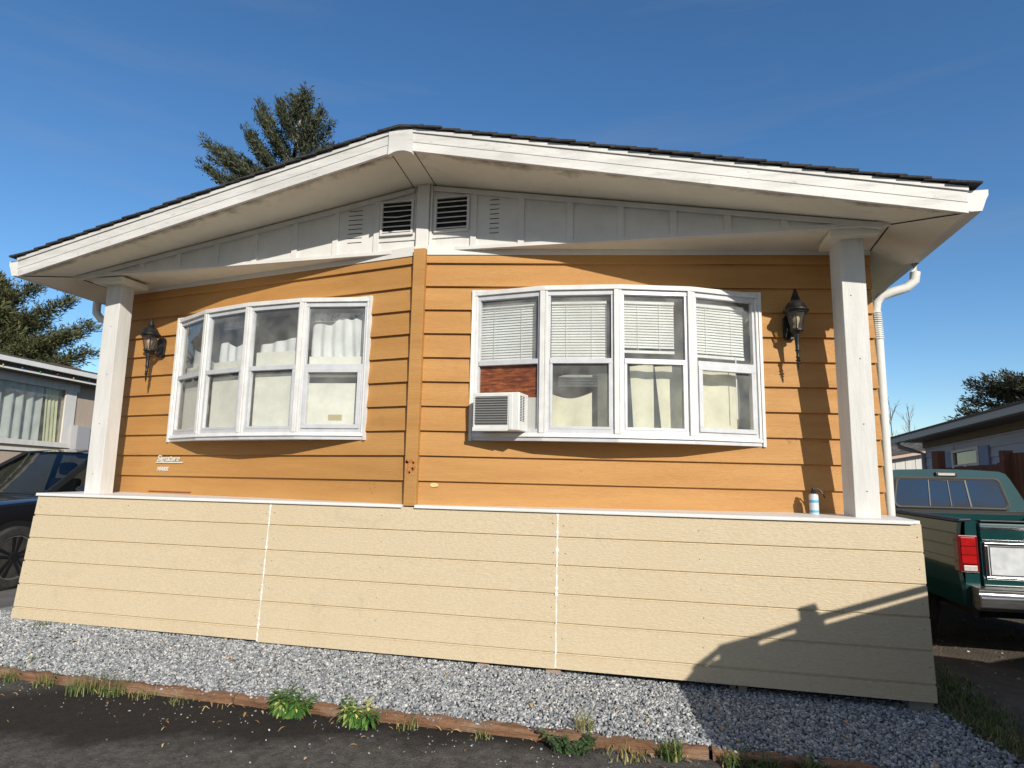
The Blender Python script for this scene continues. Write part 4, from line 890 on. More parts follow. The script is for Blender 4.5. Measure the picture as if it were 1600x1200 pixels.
def suv(name, label, pm, rails=False):
    glz = M['privacy'] if rails else M['autoglass']
    root = thing(name, label, 'car')
    # body stations: y, half width, top, bottom
    st = [(-2.30, .60, .92, .48), (-2.27, .80, .98, .36), (-2.15, .88, 1.00, .28), (-1.7, .915, 1.01, .24), (-1.0, .92, 1.02, .22), (0, .92, 1.02, .22), (.7, .92, 1.02, .22), (1.0, .92, 1.02, .22), (1.25, .915, 1.01, .23), (1.6, .91, .985, .24), (1.95, .88, .94, .25), (2.15, .82, .88, .27), (2.27, .70, .78, .33), (2.32, .55, .66, .42)]
    b = MB(); rings = []
    for (y, w, t, bo) in st:
        hf = [(0, t), (.45*w, t), (.80*w, t-.012), (.93*w, t-.045), (.985*w, t-.12), (w, t-.24), (w*1.0, .60 if t > .85 else .55), (.985*w, .46), (.975*w, .36), (.94*w, bo+.01), (.80*w, bo), (0, bo)]
        pts = hf+[(-x, z) for x, z in hf[-2:0:-1]]
        rings.append([b.pt((x, y, z)) for x, z in pts])
    for r0, r1 in zip(rings, rings[1:]):
        for j in range(len(r0)): b.f.append([r0[j], r0[(j+1) % len(r0)], r1[(j+1) % len(r0)], r1[j]]); b.m.append(0)
    b.f.append(rings[0]); b.m.append(0); b.f.append(rings[-1][::-1]); b.m.append(0)
    body = b.build('body', M[pm], root, smooth=True)
    # greenhouse
    P = {'wl': (.76, 1.02, 1.0), 'wt': (.60, .18, 1.545), 'rt': (.58, -1.75, 1.56), 'rl': (.74, -2.18, 1.02), 'bl': (.80, -.35, 1.015), 'bt': (.625, -.35, 1.585), 'cl': (.80, -1.35, 1.015), 'ct': (.61, -1.30, 1.58)}
    def S(k, s): x, y, z = P[k]; return Vector((x*s, y, z))
    pil = MB()
    for s in (-1, 1):
        pil.beam(S('wl', s), S('wt', s), .075, .055, (s, 0, .4)); pil.beam(S('bl', s), S('bt', s), .09, .03, (s, 0, 0)); pil.beam(S('cl', s), S('ct', s), .10, .03, (s, 0, 0)); pil.beam(S('rl', s), S('rt', s), .13, .05, (s, 0, .3))
        pil.beam(S('wt', s), S('bt', s), .05, .05, (s, 0, 1)); pil.beam(S('bt', s), S('ct', s), .05, .05, (s, 0, 1)); pil.beam(S('ct', s), S('rt', s), .05, .05, (s, 0, 1))
        pil.build('pillar', M['trim'], root, bevel=.012); pil = MB()
    r = MB(); ys = [.20, -.1, -.5, -1.0, -1.4, -1.80]; zz = [1.548, 1.598, 1.622, 1.622, 1.608, 1.565]; ww = [.60, .62, .63, .625, .61, .58]
    def rf(u, v):
        k = u*5; i = min(int(k), 4); t = k-i; y = ys[i]+(ys[i+1]-ys[i])*t; z = zz[i]+(zz[i+1]-zz[i])*t; w = ww[i]+(ww[i+1]-ww[i])*t+.02; a = 2*v-1
        return (w*a, y, z+.022-.05*abs(a)**3.2)
    r.grid(rf, 15, 14); rr = r.build('roof', M[pm], root, smooth=True)
    g = MB(); g.grid(lambda u, v: (((-1+2*v)*(.74-.15*u)), 1.02-.83*u+.05*(1-(2*v-1)**2)*(1-u), 1.0+.55*u+.015*(1-(2*v-1)**2)), 6, 10); g.build('windshield', glz, root, smooth=True, fix=False)
    for s in (-1, 1):
        for a, c, d, e in (('wl', 'bl', 'bt', 'wt'), ('bl', 'cl', 'ct', 'bt'), ('cl', 'rl', 'rt', 'ct')): g = MB(); g.poly([S(a, s)*.985, S(c, s)*.985+Vector((0, 0, 0)), S(d, s), S(e, s)]); g.build('side_window', glz, root, fix=False)
    g = MB(); g.poly([S('rl', -1), S('rl', 1), S('rt', 1), S('rt', -1)]); g.build('rear_window', glz, root, fix=False)
    i_ = MB(); i_.box(-.70, .70, .55, .98, .80, 1.00); i_.build('dashboard', M['seat'], root, bevel=.05)
    for s in (-1, 1):
        b = MB(); b.hexa([(s*.38-.24, -.10, .7), (s*.38+.24, -.10, .7), (s*.38+.24, -.22, 1.20), (s*.38-.24, -.22, 1.20), (s*.38-.24, -.26, .7), (s*.38+.24, -.26, .7), (s*.38+.22, -.34, 1.20), (s*.38-.22, -.34, 1.20)])
        sb = b.build('seat', M['seat'], root, bevel=.04)
        h = MB(); h.box(s*.38-.13, s*.38+.13, -.34, -.22, 1.245, 1.43); h.build('headrest', M['seat'], sb, bevel=.05)
    for s in (-1, 1):
        m = MB(); m.lathe([(.01, -.13), (.07, -.11), (.095, -.03), (.09, .06), (.06, .11), (.01, .125)], (0, 0, 0), 14, axis='x')
        m.v = [(v[0]*1.0*s+s*1.045, v[1]*.75+.72, v[2]*.85+1.075) for v in m.v]; mm = m.build('door_mirror', M[pm], root, smooth=True)
        q = MB(); q.beam((s*.86, .76, 1.03), (s*1.0, .74, 1.05), .06, .03); q.build('mirror_stem', M['trim'], mm)
        q = MB(); q.beam((s*.955, .785, 1.045), (s*1.13, .775, 1.055), .012, .022); q.build('indicator', M['chrome'], mm, bevel=.003)
    for s in (-1, 1):
        for y in (1.42, -1.40): a = MB(); a.lathe([(.40, s*.0), (.40, s*.012)], (s*.905, y, .36), 30, axis='x'); a.build('wheel_arch', M['trim'], root)
    for s in (-1, 1):
        for y in (1.42, -1.40): wheel(root, s*.835, y, .355, .21, s)
    for s in (-1, 1): l = MB(); l.hexa([(s*.50, 2.285, .70), (s*.84, 2.08, .72), (s*.86, 2.0, .82), (s*.55, 2.24, .80), (s*.50, 2.20, .70), (s*.80, 2.0, .72), (s*.80, 1.95, .82), (s*.55, 2.15, .80)]); l.build('headlight', M['clear_lens'], root)
    w = MB(); w.tube([(-.60, .98, 1.035), (-.05, 1.05, 1.045)], .008, 6); w.build('wiper', M['trim'], root); w = MB(); w.tube([(0, .98, 1.035), (.55, 1.02, 1.045)], .008, 6); w.build('wiper', M['trim'], root)
    for s in (-1, 1): k = MB(); k.beam((s*.935, -1.0, .50), (s*.935, 1.0, .50), .02, .05); k.build('sill_moulding', M['trim'], root)
    if rails:
        q = MB()
        for s in (-1, 1):
            q.tube([(s*.56, .10, 1.60), (s*.56, .02, 1.665), (s*.56, -.5, 1.685), (s*.56, -1.2, 1.685), (s*.56, -1.70, 1.655), (s*.56, -1.84, 1.575)], .022, 8)
            for y, w in ((-.35, .06), (-1.24, .07), (-1.60, .10)): q.box(s*.56-.02, s*.56+.02, y-w, y+w, 1.57, 1.68)
        rl = q.build('roof_rail', M['trim'], root, smooth=True)
        q = MB(); q.beam((-.60, -1.24, 1.71), (.60, -1.24, 1.71), .05, .016); q.box(-.60, -.53, -1.285, -1.195, 1.69, 1.765); q.box(.53, .60, -1.285, -1.195, 1.69, 1.72); q.build('cross_bar', M['trim'], root, bevel=.01)
    return root
car = suv('parked_car', 'glossy black car nose out in the driveway left of the house', 'black_paint')
car.location = (-3.02, 3.01, -.135); car.rotation_euler = (0, 0, R(180)); car.scale = (1.08,)*3
suv2 = suv('parked_suv', 'grey roof railed car parked on the street, casting the shadow on the porch wall', 'navy_paint', True)
suv2.location = (9.385, -1.57, -.13); suv2.rotation_euler = (0, 0, R(44-90)); suv2.scale = (1.07,)*3

def pickup():
    root = thing('pickup_truck', 'dark green pickup with silver tailgate panel parked right of the house', 'truck')
    W = .86; b = MB()
    # bed sides with curved section, from tail (y=0) to cab (y=1.85)
    sec = [(W-.10, 1.075), (W-.05, 1.085), (W-.012, 1.065), (W, .99), (W+.012, .86), (W+.008, .70), (W-.01, .58), (W-.02, .45), (W-.10, .43)]
    for s in (-1, 1):
        ys = [0.0, .02, .10, .5, 1.0, 1.5, 1.86]
        rows = [[b.pt((s*(x-(.02 if y == 0 else 0)), y, z)) for x, z in sec] for y in ys]
        for r0, r1 in zip(rows, rows[1:]):
            for j in range(len(sec)-1): b.f.append([r0[j], r0[j+1], r1[j+1], r1[j]]); b.m.append(0)
        b.box(s*W-s*.10 if s > 0 else -W+.04, s*W-s*.04 if s > 0 else -W+.10, .03, 1.84, .62, 1.07) if False else None
        b.poly([(s*(W-.10), 0.02, 1.075), (s*(W-.10), 1.86, 1.075), (s*(W-.10), 1.86, .62), (s*(W-.10), .02, .62)])
        b.poly([(s*(W-.02), .0, .45), (s*.72, .0, .45), (s*.72, 0, 1.075), (s*(W-.06), 0, 1.08)])
    b.box(-.78, .78, .03, 1.86, .60, .62); b.box(-.78, .78, 1.82, 1.86, .62, 1.05)
    body = b.build('bed', M['green_paint'], root, smooth=True)
    for s in (-1, 1): r = MB(); r.hexa([(s*(W-.11), 0.0, 1.083), (s*(W-.005), 0.0, 1.072), (s*(W-.005), 1.86, 1.072), (s*(W-.11), 1.86, 1.083), (s*(W-.11), 0.0, 1.096), (s*(W-.02), 0.0, 1.094), (s*(W-.02), 1.86, 1.094), (s*(W-.11), 1.86, 1.096)]); r.build('bed_rail_cap', M['trim'], root, bevel=.004)
    # tailgate
    t = MB(); prof = [(.0, .60), (-.012, .61), (-.012, .66), (-.002, .68), (-.002, .93), (-.016, .95), (-.018, 1.02), (-.010, 1.065), (.02, 1.078), (.05, 1.075), (.05, .60)]
    t.prism([(-.70, y, z) for y, z in prof], (1.40, 0, 0)); tg = t.build('tailgate', M['green_paint'], root, bevel=.006)
    p = MB(); p.box(-.655, .655, -.012, -.001, .675, .905); p.build('tailgate_panel', M['silver'], tg, bevel=.004)
    p = MB()
    for (a, c, d, e) in ((-.68, .68, .655, .675), (-.68, .68, .905, .925), (-.68, -.655, .675, .905), (.655, .68, .675, .905)): p.box(a, c, -.022, -.001, d, e)
    p.build('panel_frame', M['chrome'], tg, bevel=.004)
    p = MB()
    for (a, c, d, e) in ((-.645, .645, .682, .689), (-.645, .645, .892, .899), (-.645, -.638, .689, .892), (.638, .645, .689, .892)): p.box(a, c, -.0145, -.011, d, e)
    p.build('panel_line', M['trim'], tg)
    p = MB(); p.box(-.695, .695, -.018, .055, 1.078, 1.090); p.build('gate_top_cap', M['trim'], tg, bevel=.003)
    p = MB(); p.box(-.70, .70, -.0225, -.017, 1.022, 1.040); p.build('top_highlight_strip', M['chrome'], tg)  # chrome strip stands in for the bright highlight along the gate top
    for s in (-1, 1):
        q = MB(); q.box(s*.725 if s > 0 else -(W+.014), (W+.014) if s > 0 else -.725, -.022, .06, .70, .975); lt = q.build('tail_light', M['dark_red_lens'], root, bevel=.008)
        q = MB(); q.box(min(s*.745, s*.855), max(s*.745, s*.855), -.028, -.020, .765, .960); q.build('brake_lens', M['red_lens'], lt, bevel=.004)
        for zz in (.828, .893): q = MB(); q.box(min(s*.745, s*.855), max(s*.745, s*.855), -.0305, -.027, zz, zz+.006); q.build('lens_rib', M['dark_red_lens'], lt)
        q = MB(); q.box(min(s*.745, s*.845), max(s*.745, s*.845), -.028, -.020, .712, .752); q.build('reverse_lens', M['clear_lens'], lt, bevel=.003)
    # bumper
    q = MB(); q.prism([(-.80, y, z) for y, z in [(-.13, .60), (-.005, .605), (-.005, .46), (-.10, .44), (-.145, .47), (-.15, .54), (-.135, .556), (-.12, .56), (-.12, .585)]], (1.60, 0, 0)); q.build('bumper', M['bumper'], root, bevel=.006)
    # cab
    y0 = 1.90; k = MB(); secs = [(y0, .0), (y0+.12, .0), (y0+1.05, .0)]
    cs = [(.80, .45), (.82, .70), (.815, .98), (.80, 1.06), (.745, 1.18), (.645, 1.40), (.61, 1.455), (.55, 1.478), (.28, 1.492), (0, 1.496)]
    rows = []
    for y, f in secs:
        row = [(x, y+(.0 if z < 1.1 else .10*(z-1.1)/.5), z) for x, z in cs]+[(-x, y+(.0 if z < 1.1 else .10*(z-1.1)/.5), z) for x, z in cs[-2::-1]]
        rows.append([k.pt(p) for p in row])
    for r0, r1 in zip(rows, rows[1:]):
        for j in range(len(r0)-1): k.f.append([r0[j], r0[j+1], r1[j+1], r1[j]]); k.m.append(0)
    k.f.append(rows[0]); k.m.append(0); k.f.append(rows[-1][::-1]); k.m.append(0)
    k.build('cab', M['green_paint'], root, smooth=True)
    d = MB(); d.box(-.86, .86, y0-.04, y0+.0, 1.02, 1.085); d.build('cab_seam', M['trim'], root)
    # rear window: gasket ring, glass, dividers
    def rw(x, z, off=0): return Vector((x, y0+max(0, .10*(z-1.1)/.5)-off, z))
    def rr(hw, z0, z1, rad, top):
        pts = []
        for (cx, cz, a0) in ((hw*top-rad, z1-rad, 0), (-(hw*top-rad), z1-rad, 90), (-(hw-rad), z0+rad, 180), (hw-rad, z0+rad, 270)):
            for a in np.linspace(a0, a0+90, 6): pts.append((cx+rad*math.cos(R(a)), cz+rad*math.sin(R(a))))
        return pts
    o_ = rr(.595, 1.085, 1.415, .065, .92); m_ = rr(.575, 1.10, 1.40, .055, .92); i_ = rr(.558, 1.113, 1.387, .045, .92)
    q = MB(); n = len(o_)
    for a, c, oa, oc in ((o_, m_, .004, .022), (m_, i_, .022, .012)):
        for j in range(n): q.poly([rw(*a[j], oa), rw(*a[(j+1) % n], oa), rw(*c[(j+1) % n], oc), rw(*c[j], oc)])
    wn_ = q.build('rear_window', M['gasket'], root)
    q = MB(); q.poly([rw(*p, .010) for p in i_]); q.build('glass_pane', M['tint'], wn_, fix=False)
    q = MB(); q.poly([rw(*p, .005) for p in i_]); q.build('dark_interior', M['dark'], wn_, fix=False)
    q = MB()
    for x, w in ((-.205, .010), (.005, .008), (.195, .016)): q.beam(rw(x*1.03, 1.113, .014), rw(x*.93, 1.387, .014), w, .006, (0, 1, 0))
    q.beam(rw(-.21, 1.118, .014), rw(.20, 1.118, .014), .012, .006, (0, 1, 0)); q.beam(rw(-.19, 1.382, .014), rw(.185, 1.382, .014), .012, .006, (0, 1, 0))
    q.build('window_divider', M['trim'], wn_)
    q = MB(); q.beam(rw(-.11, 1.443, .012), rw(.11, 1.443, .012), .040, .03, (0, 1, 0)); hb = q.build('high_brake_light', M['trim'], root, bevel=.008)
    q = MB(); q.beam(rw(-.085, 1.443, .03), rw(.085, 1.443, .03), .024, .006, (0, 1, 0)); q.build('brake_lens', M['clear_lens'], hb)
    # hood and windshield region (mostly hidden)
    h = MB(); h.hexa([(-.87, y0+1.05, .45), (.87, y0+1.05, .45), (.87, y0+1.05, 1.08), (-.87, y0+1.05, 1.08), (-.80, y0+2.95, .45), (.80, y0+2.95, .45), (.78, y0+2.95, .92), (-.78, y0+2.95, .92)]); h.build('hood', M['green_paint'], root, bevel=.05)
    a = MB(); a.box(-.70, .70, .1, 4.6, .36, .46); a.build('chassis', M['trim'], root)
    for s in (-1, 1): a = MB(); a.lathe([(.40, 0), (.40, s*.006)], (s*(W+.006), 1.08, .37), 30, axis='x'); a.build('wheel_arch', M['trim'], root)
    for s in (-1, 1):
        for y in (1.08, 4.0): wheel(root, s*.80, y, .35, .22, s, 6, rimm='bumper')
    return root
tr = pickup(); tr.location = (8.97, 1.40, -.15); tr.rotation_euler = (0, 0, R(2.5)); tr.scale = (1.02, 1.05, 1.11)

# ------------------------------------------------------------------ neighbour on the left
def shear_left(y, z): return z-.03*(y-5.0)
nl = thing('neighbour_home', 'tan neighbouring home with curtained window behind the black car', 'house', (-6.5, 5, 0))
NX = -6.5
def nlp(x, y, z): return (x, y, shear_left(y, z))
def nlbox(b, x0, x1, y0, y1, z0, z1, m=0): b.hexa([nlp(x0, y0, z0), nlp(x1, y0, z0), nlp(x1, y1, z0), nlp(x0, y1, z0), nlp(x0, y0, z1), nlp(x1, y0, z1), nlp(x1, y1, z1), nlp(x0, y1, z1)], m)
b = MB()
for (y0, y1, z0, z1) in ((-4, 2.2, -.4, 3.10), (5.80, 15, -.4, 3.10), (2.2, 5.80, -.4, 1.83), (2.2, 5.80, 2.95, 3.10)): nlbox(b, NX-.12, NX, y0, y1, z0, z1)
b.build('side_wall', M['tan'], nl)
b = MB(); nlbox(b, NX, NX+.04, 2.1, 6.06, 2.94, 3.10); nlbox(b, NX, NX+.04, 5.76, 6.0, 1.76, 2.94); nlbox(b, NX, NX+.06, 2.1, 6.05, 1.74, 1.84); nlbox(b, NX, NX+.04, -4, 15, 1.62, 1.68); wf = b.build('window', M['offwhite'], nl)
g = MB(); g.poly([nlp(NX-.03, 2.2, 1.83), nlp(NX-.03, 5.80, 1.83), nlp(NX-.03, 5.80, 2.95), nlp(NX-.03, 2.2, 2.95)]); g.build('glass_pane', M['glass'], wf, fix=False)
d = MB(); d.poly([nlp(NX-.4, 1.8, 1.5), nlp(NX-.4, 6.2, 1.5), nlp(NX-.4, 6.2, 3.1), nlp(NX-.4, 1.8, 3.1)]); d.build('dark_interior', M['room'], wf)
b = MB(); b.grid(lambda u, v: nlp(NX-.17+.05*math.sin(u*95)+.022*math.sin(u*39), 2.2+3.18*u, 1.84+1.12*v), 190, 4); tag(b.build('drapes', M['drape'], loc=(NX-.2, 4, 1.8), smooth=True, fix=False), 'grey green pleated drapes in the left neighbour window', 'drapes')
b = MB(); b.grid(lambda u, v: nlp(NX-.14+.02*math.sin(u*20), 5.50+.26*u-.05*v, 1.84+1.12*v), 12, 3); tag(b.build('drapes', M['yellowish'], loc=(NX-.1, 5.6, 1.8), smooth=True, fix=False), 'narrow yellow curtain at the right edge of the left neighbour window', 'drapes')
b = MB(); nlbox(b, NX, NX+.30, -4, 15, 3.10, 3.12); nlbox(b, NX+.28, NX+.32, -4, 15, 3.12, 3.30); b.build('eave_board', M['brownroof'], nl)
b = MB(); nlbox(b, NX+.28, NX+.35, -4, 15, 3.11, 3.14); nlbox(b, NX+.30, NX+.42, -4, 15, 3.235, 3.325); b.build('gutter', M['white'], nl)
b = MB(); b.hexa([nlp(NX+.42, -4, 3.325), nlp(NX+.42, 15, 3.325), nlp(NX-4, 15, 4.05), nlp(NX-4, -4, 4.05), nlp(NX+.42, -4, 3.36), nlp(NX+.42, 15, 3.36), nlp(NX-4, 15, 4.09), nlp(NX-4, -4, 4.09)])
b.hexa([nlp(NX-4, -4, 4.05), nlp(NX-4, 15, 4.05), nlp(NX-8, 15, 3.3), nlp(NX-8, -4, 3.3), nlp(NX-4, -4, 4.09), nlp(NX-4, 15, 4.09), nlp(NX-8, 15, 3.34), nlp(NX-8, -4, 3.34)])
b.build('roof', M['brownroof'], nl)
b = MB(); nlbox(b, NX, NX+.20, 5.96, 6.28, 1.70, 2.22); nlbox(b, NX, NX+.215, 6.31, 6.42, 1.65, 2.18); tag(b.build('meter_box', M['greyvinyl'], loc=(NX+.1, 6.1, 1.7), bevel=.01), 'grey metal meter box on the tan neighbouring wall', 'meter box')
b = MB(); nlbox(b, NX-.9, NX-.72, 6.0, 6.7, 3.50, 3.60); b.build('roof_vent', mat('rusty_vent', (.16, .07, .05), .9), nl)
lt = thing('string_lights', 'strand of coloured bulbs strung under the left neighbour eave', 'string lights', (NX+.33, 4, 3.2))
b = MB(); pts = [nlp(NX+.335, -1+.12*i, 3.19+.022*math.sin(i*1.1)+.010*math.sin(i*2.3)) for i in range(75)]; b.tube(pts, .006, 5); b.build('wire', M['wire'], lt)
for k, cn in enumerate(('bulb_red', 'bulb_yellow', 'bulb_blue', 'bulb_green')):
    for i in range(40+k*3, 75, 12):
        b = MB(); p = pts[i]; b.lathe([(.004, .0), (.014, -.02), (.010, -.038), (.002, -.046)], (p[0]+.02, p[1], p[2]), 7); b.build('coloured_bulb', M[cn], lt, smooth=True)

# ------------------------------------------------------------------ neighbours on the right
KR = .045
def nrp(x, y, z): return (x, y, z+KR*(12.15-y))
nr = thing('neighbour_home', 'grey blue lap sided home behind the wooden fence at right', 'house', (12, 8, 0))
b = MB(); z = -.2; e = .19
while z < 2.2:
    for (y0, y1) in (((4.6, 9.58), (10.70, 12.17)) if 1.5 < z < 1.9 else ((4.6, 12.17),)):
        b.poly([nrp(11.98, y0, z), nrp(11.98, y1, z), nrp(12.0, y1, z+e), nrp(12.0, y0, z+e)]); b.poly([nrp(11.98, y0, z), nrp(11.98, y1, z), nrp(12.0, y1, z), nrp(12.0, y0, z)])
    z += e
b.poly([nrp(12.005, 4.6, -.8), nrp(12.005, 12.15, -.8), nrp(12.005, 12.15, 2.4), nrp(12.005, 4.6, 2.4)])
b.poly([nrp(12.0, 12.17, -.8), nrp(17, 12.17, -.8), nrp(17, 12.17, 2.4), nrp(12, 12.17, 2.4)])
b.build('siding_wall', M['greyblue'], nr)
def nrbox(b, x0, x1, y0, y1, z0, z1): b.hexa([nrp(x0, y0, z0), nrp(x1, y0, z0), nrp(x1, y1, z0), nrp(x0, y1, z0), nrp(x0, y0, z1), nrp(x1, y0, z1), nrp(x1, y1, z1), nrp(x0, y1, z1)])
b = MB()
for (y0, y1, z0, z1) in ((9.55, 10.72, 1.89, 1.95), (9.55, 10.72, 1.57, 1.63), (9.55, 9.63, 1.63, 1.89), (10.64, 10.72, 1.63, 1.89)): nrbox(b, 11.94, 12.0, y0, y1, z0, z1)
w = b.build('window', M['offwhite'], nr); g = MB(); g.poly([nrp(11.98, 9.57, 1.58), nrp(11.98, 10.7, 1.58), nrp(11.98, 10.7, 1.93), nrp(11.98, 9.57, 1.93)]); g.build('glass_pane', mat('brown_pane', (.055, .048, .035), .1, (.10, .085, .06), 3), w)
for (y0, y1, z0) in ((9.18, 9.54, 1.50), (10.74, 11.02, 1.50)):
    b = MB(); nrbox(b, 11.95, 11.985, y0, y1, z0, 1.94); b.build('shutter', M['shutter'], nr)
b = MB(); nrbox(b, 11.55, 12.0, 4.6, 12.2, 2.26, 2.29); nrbox(b, 11.94, 12.0, 4.6, 12.17, 2.12, 2.26); b.build('eave_soffit', mat('brown_trim', (.15, .125, .10), .8), nr)
b = MB(); nrbox(b, 11.42, 11.56, 4.6, 12.75, 2.27, 2.40); b.build('gutter', mat('weathered_gutter', (.36, .33, .30), .6), nr)
b = MB(); b.tube([nrp(11.5, 12.45, 2.27), nrp(11.52, 12.42, 2.18), nrp(11.75, 12.3, 2.08), nrp(11.96, 12.2, 2.0), nrp(11.96, 12.2, -.2)], .05, 8); b.build('downspout', mat('grey_downspout', (.30, .31, .34), .6), nr)
b = MB(); b.hexa([nrp(11.40, 4.6, 2.40), nrp(11.40, 12.75, 2.40), nrp(15, 12.75, 2.95), nrp(15, 4.6, 2.95), nrp(11.40, 4.6, 2.44), nrp(11.40, 12.75, 2.44), nrp(15, 12.75, 3.0), nrp(15, 4.6, 3.0)]); b.hexa([nrp(15, 4.6, 2.95), nrp(15, 12.75, 2.95), nrp(18.6, 12.75, 2.40), nrp(18.6, 4.6, 2.40), nrp(15, 4.6, 3.0), nrp(15, 12.75, 3.0), nrp(18.6, 12.75, 2.44), nrp(18.6, 4.6, 2.44)]); b.build('roof', M['brownroof'], nr)
b = MB(); b.prism([nrp(12.0, 4.75, -.6), nrp(18.0, 4.75, -.6), nrp(18.0, 4.75, 2.42), nrp(15, 4.75, 2.93), nrp(12.0, 4.75, 2.45)], (0, .1, 0)); b.build('end_wall', M['greyblue'], nr)
# fence
fr_ = thing('wooden_fence', 'weathered red brown board fence behind the green pickup', 'fence', (10.8, 6, 0))
b = MB(); y = 3.6
while y < 10.5:
    t = 1.80 if y < 6.1 else 1.66-.035*(y-6.1)+random.uniform(-.02, .02)
    b.box(10.79, 10.812, y, y+.135, -.3, t); y += .141
b.build('board', M['fence'], fr_)
for (y0, y1, t) in ((8.26, 8.50, 1.91), (6.02, 6.14, 1.84)):
    b = MB(); b.box(10.70, 10.83, y0, y1, -.3, t); b.build('post', M['fence'], fr_)
b = MB(); b.box(10.813, 10.85, 3.6, 10.5, .9, 1.0); b.build('rail', M['fence'], fr_)
# distant white house
wh = thing('distant_house', 'white clapboard house with mossy roof beyond the pickup', 'house', (14, 18.5, 0))
b = MB(); b.poly([(11.5, 18, -.2), (15.6, 18, -.2), (15.6, 18, 2.46), (13.06, 18, 1.99), (11.5, 18, 1.70)])
for i in range(14): b.box(11.5+.3*i, 11.515+.3*i, 17.985, 18, -.2, 1.66+.185*.3*i)
b.build('gable_wall', M['offwhite'], wh)
b = MB(); b.hexa([(11, 17.7, 1.60), (16, 17.7, 2.55), (16, 24, 2.55), (11, 24, 1.60), (11, 17.7, 1.69), (16, 17.7, 2.64), (16, 24, 2.64), (11, 24, 1.69)]); b.build('barge_board', mat('pink_trim', (.52, .40, .34), .8), wh)
b = MB(); b.hexa([(11, 17.8, 1.70), (16, 17.8, 2.65), (16, 24, 3.0), (11, 24, 2.6), (11, 17.8, 1.75), (16, 17.8, 2.70), (16, 24, 3.05), (11, 24, 2.65)]); b.build('roof', M['mossroof'], wh)

# ------------------------------------------------------------------ trees
def leafcards(c, d, L, W, n, spread, tone_mu):
    """n needle sprays: thin kite quads around centres c (m,3) pointing along d (m,3)"""
    m_ = len(c); idx = rng.integers(0, m_, n); p = c[idx]+rng.normal(0, 1, (n, 3))*spread
    dd = d[idx]+rng.normal(0, .45, (n, 3)); dd /= np.linalg.norm(dd, axis=1)[:, None]+1e-9
    rnd = rng.normal(size=(n, 3)); sd = np.cross(dd, rnd); sd /= np.linalg.norm(sd, axis=1)[:, None]+1e-9
    l = L*rng.uniform(.6, 1.3, n)[:, None]; w = W*rng.uniform(.6, 1.3, n)[:, None]
    V = np.stack([p, p+dd*l*.45+sd*w, p+dd*l, p+dd*l*.45-sd*w], 1).reshape(-1, 3)
    F = np.arange(4*n).reshape(-1, 4); t = np.repeat(np.clip(rng.normal(tone_mu, .22, n), 0, 1), 4)
    return V, F, t
def conifer(name, label, base, branches, trunk, needle, bark, L=.34, W=.07, per=260, spread=.10, group=None, sub=7):
    """branches: list of (attach, tip); a spray plane of side shoots hangs on each"""
    root = thing(name, label, 'tree', base, group)
    b = MB(); b.tube(trunk[0], trunk[1], 9); b.build('trunk', bark, root, smooth=True)
    lm = MB(); C = []; D = []
    for (a, t, fullness) in branches:
        a = np.array(a, float); t = np.array(t, float); ln = np.linalg.norm(t-a); mid = (a+t)/2+np.array([0, 0, -.10*ln]); pts = []
        for u in np.linspace(0, 1, 8): pts.append((1-u)**2*a+2*u*(1-u)*mid+u*u*t)
        pts = np.array(pts); lm.tube([tuple(p) for p in pts], [max(.012, .012*ln*(1-.85*u)) for u in np.linspace(0, 1, 8)], 5, cap=False)
        ax = (t-a)/ln; side = np.cross(ax, [0, 0, 1.]); side /= np.linalg.norm(side)+1e-9
        for u in np.linspace(.22, 1, int(sub+ln*3.2)):
            k = u*7; i = min(int(k), 6); p = pts[i]+(pts[i+1]-pts[i])*(k-i)
            for s in (-1, 1):
                sl2 = ln*.30*fullness*(1.15-u)*rng.uniform(.5, 1.2)+.12
                q = p+side*s*sl2*.85+ax*sl2*.75+np.array([0, 0, rng.uniform(-.40, .45)*sl2])
                mm = max(2, int(sl2/.13))
                for v in np.linspace(.15, 1, mm): C.append(p+(q-p)*v); D.append((q-p)/np.linalg.norm(q-p)*.8+np.array([0, 0, .25]))
            C.append(p); D.append(ax+np.array([0, 0, .3]))
    lm.build('limb', bark, root, smooth=True, fix=False)
    C = np.array(C); D = np.array(D); n = len(C)*per
    V, F, t = leafcards(C, D, L, W, n, spread, .5)
    fast('crown', V, F, needle, t, parent=root)
    return root
def trunkpath(b, t, n=6): return [tuple(np.array(b)+(np.array(t)-np.array(b))*i/n+np.array([.06*math.sin(i*2.1), 0, 0])) for i in range(n+1)]
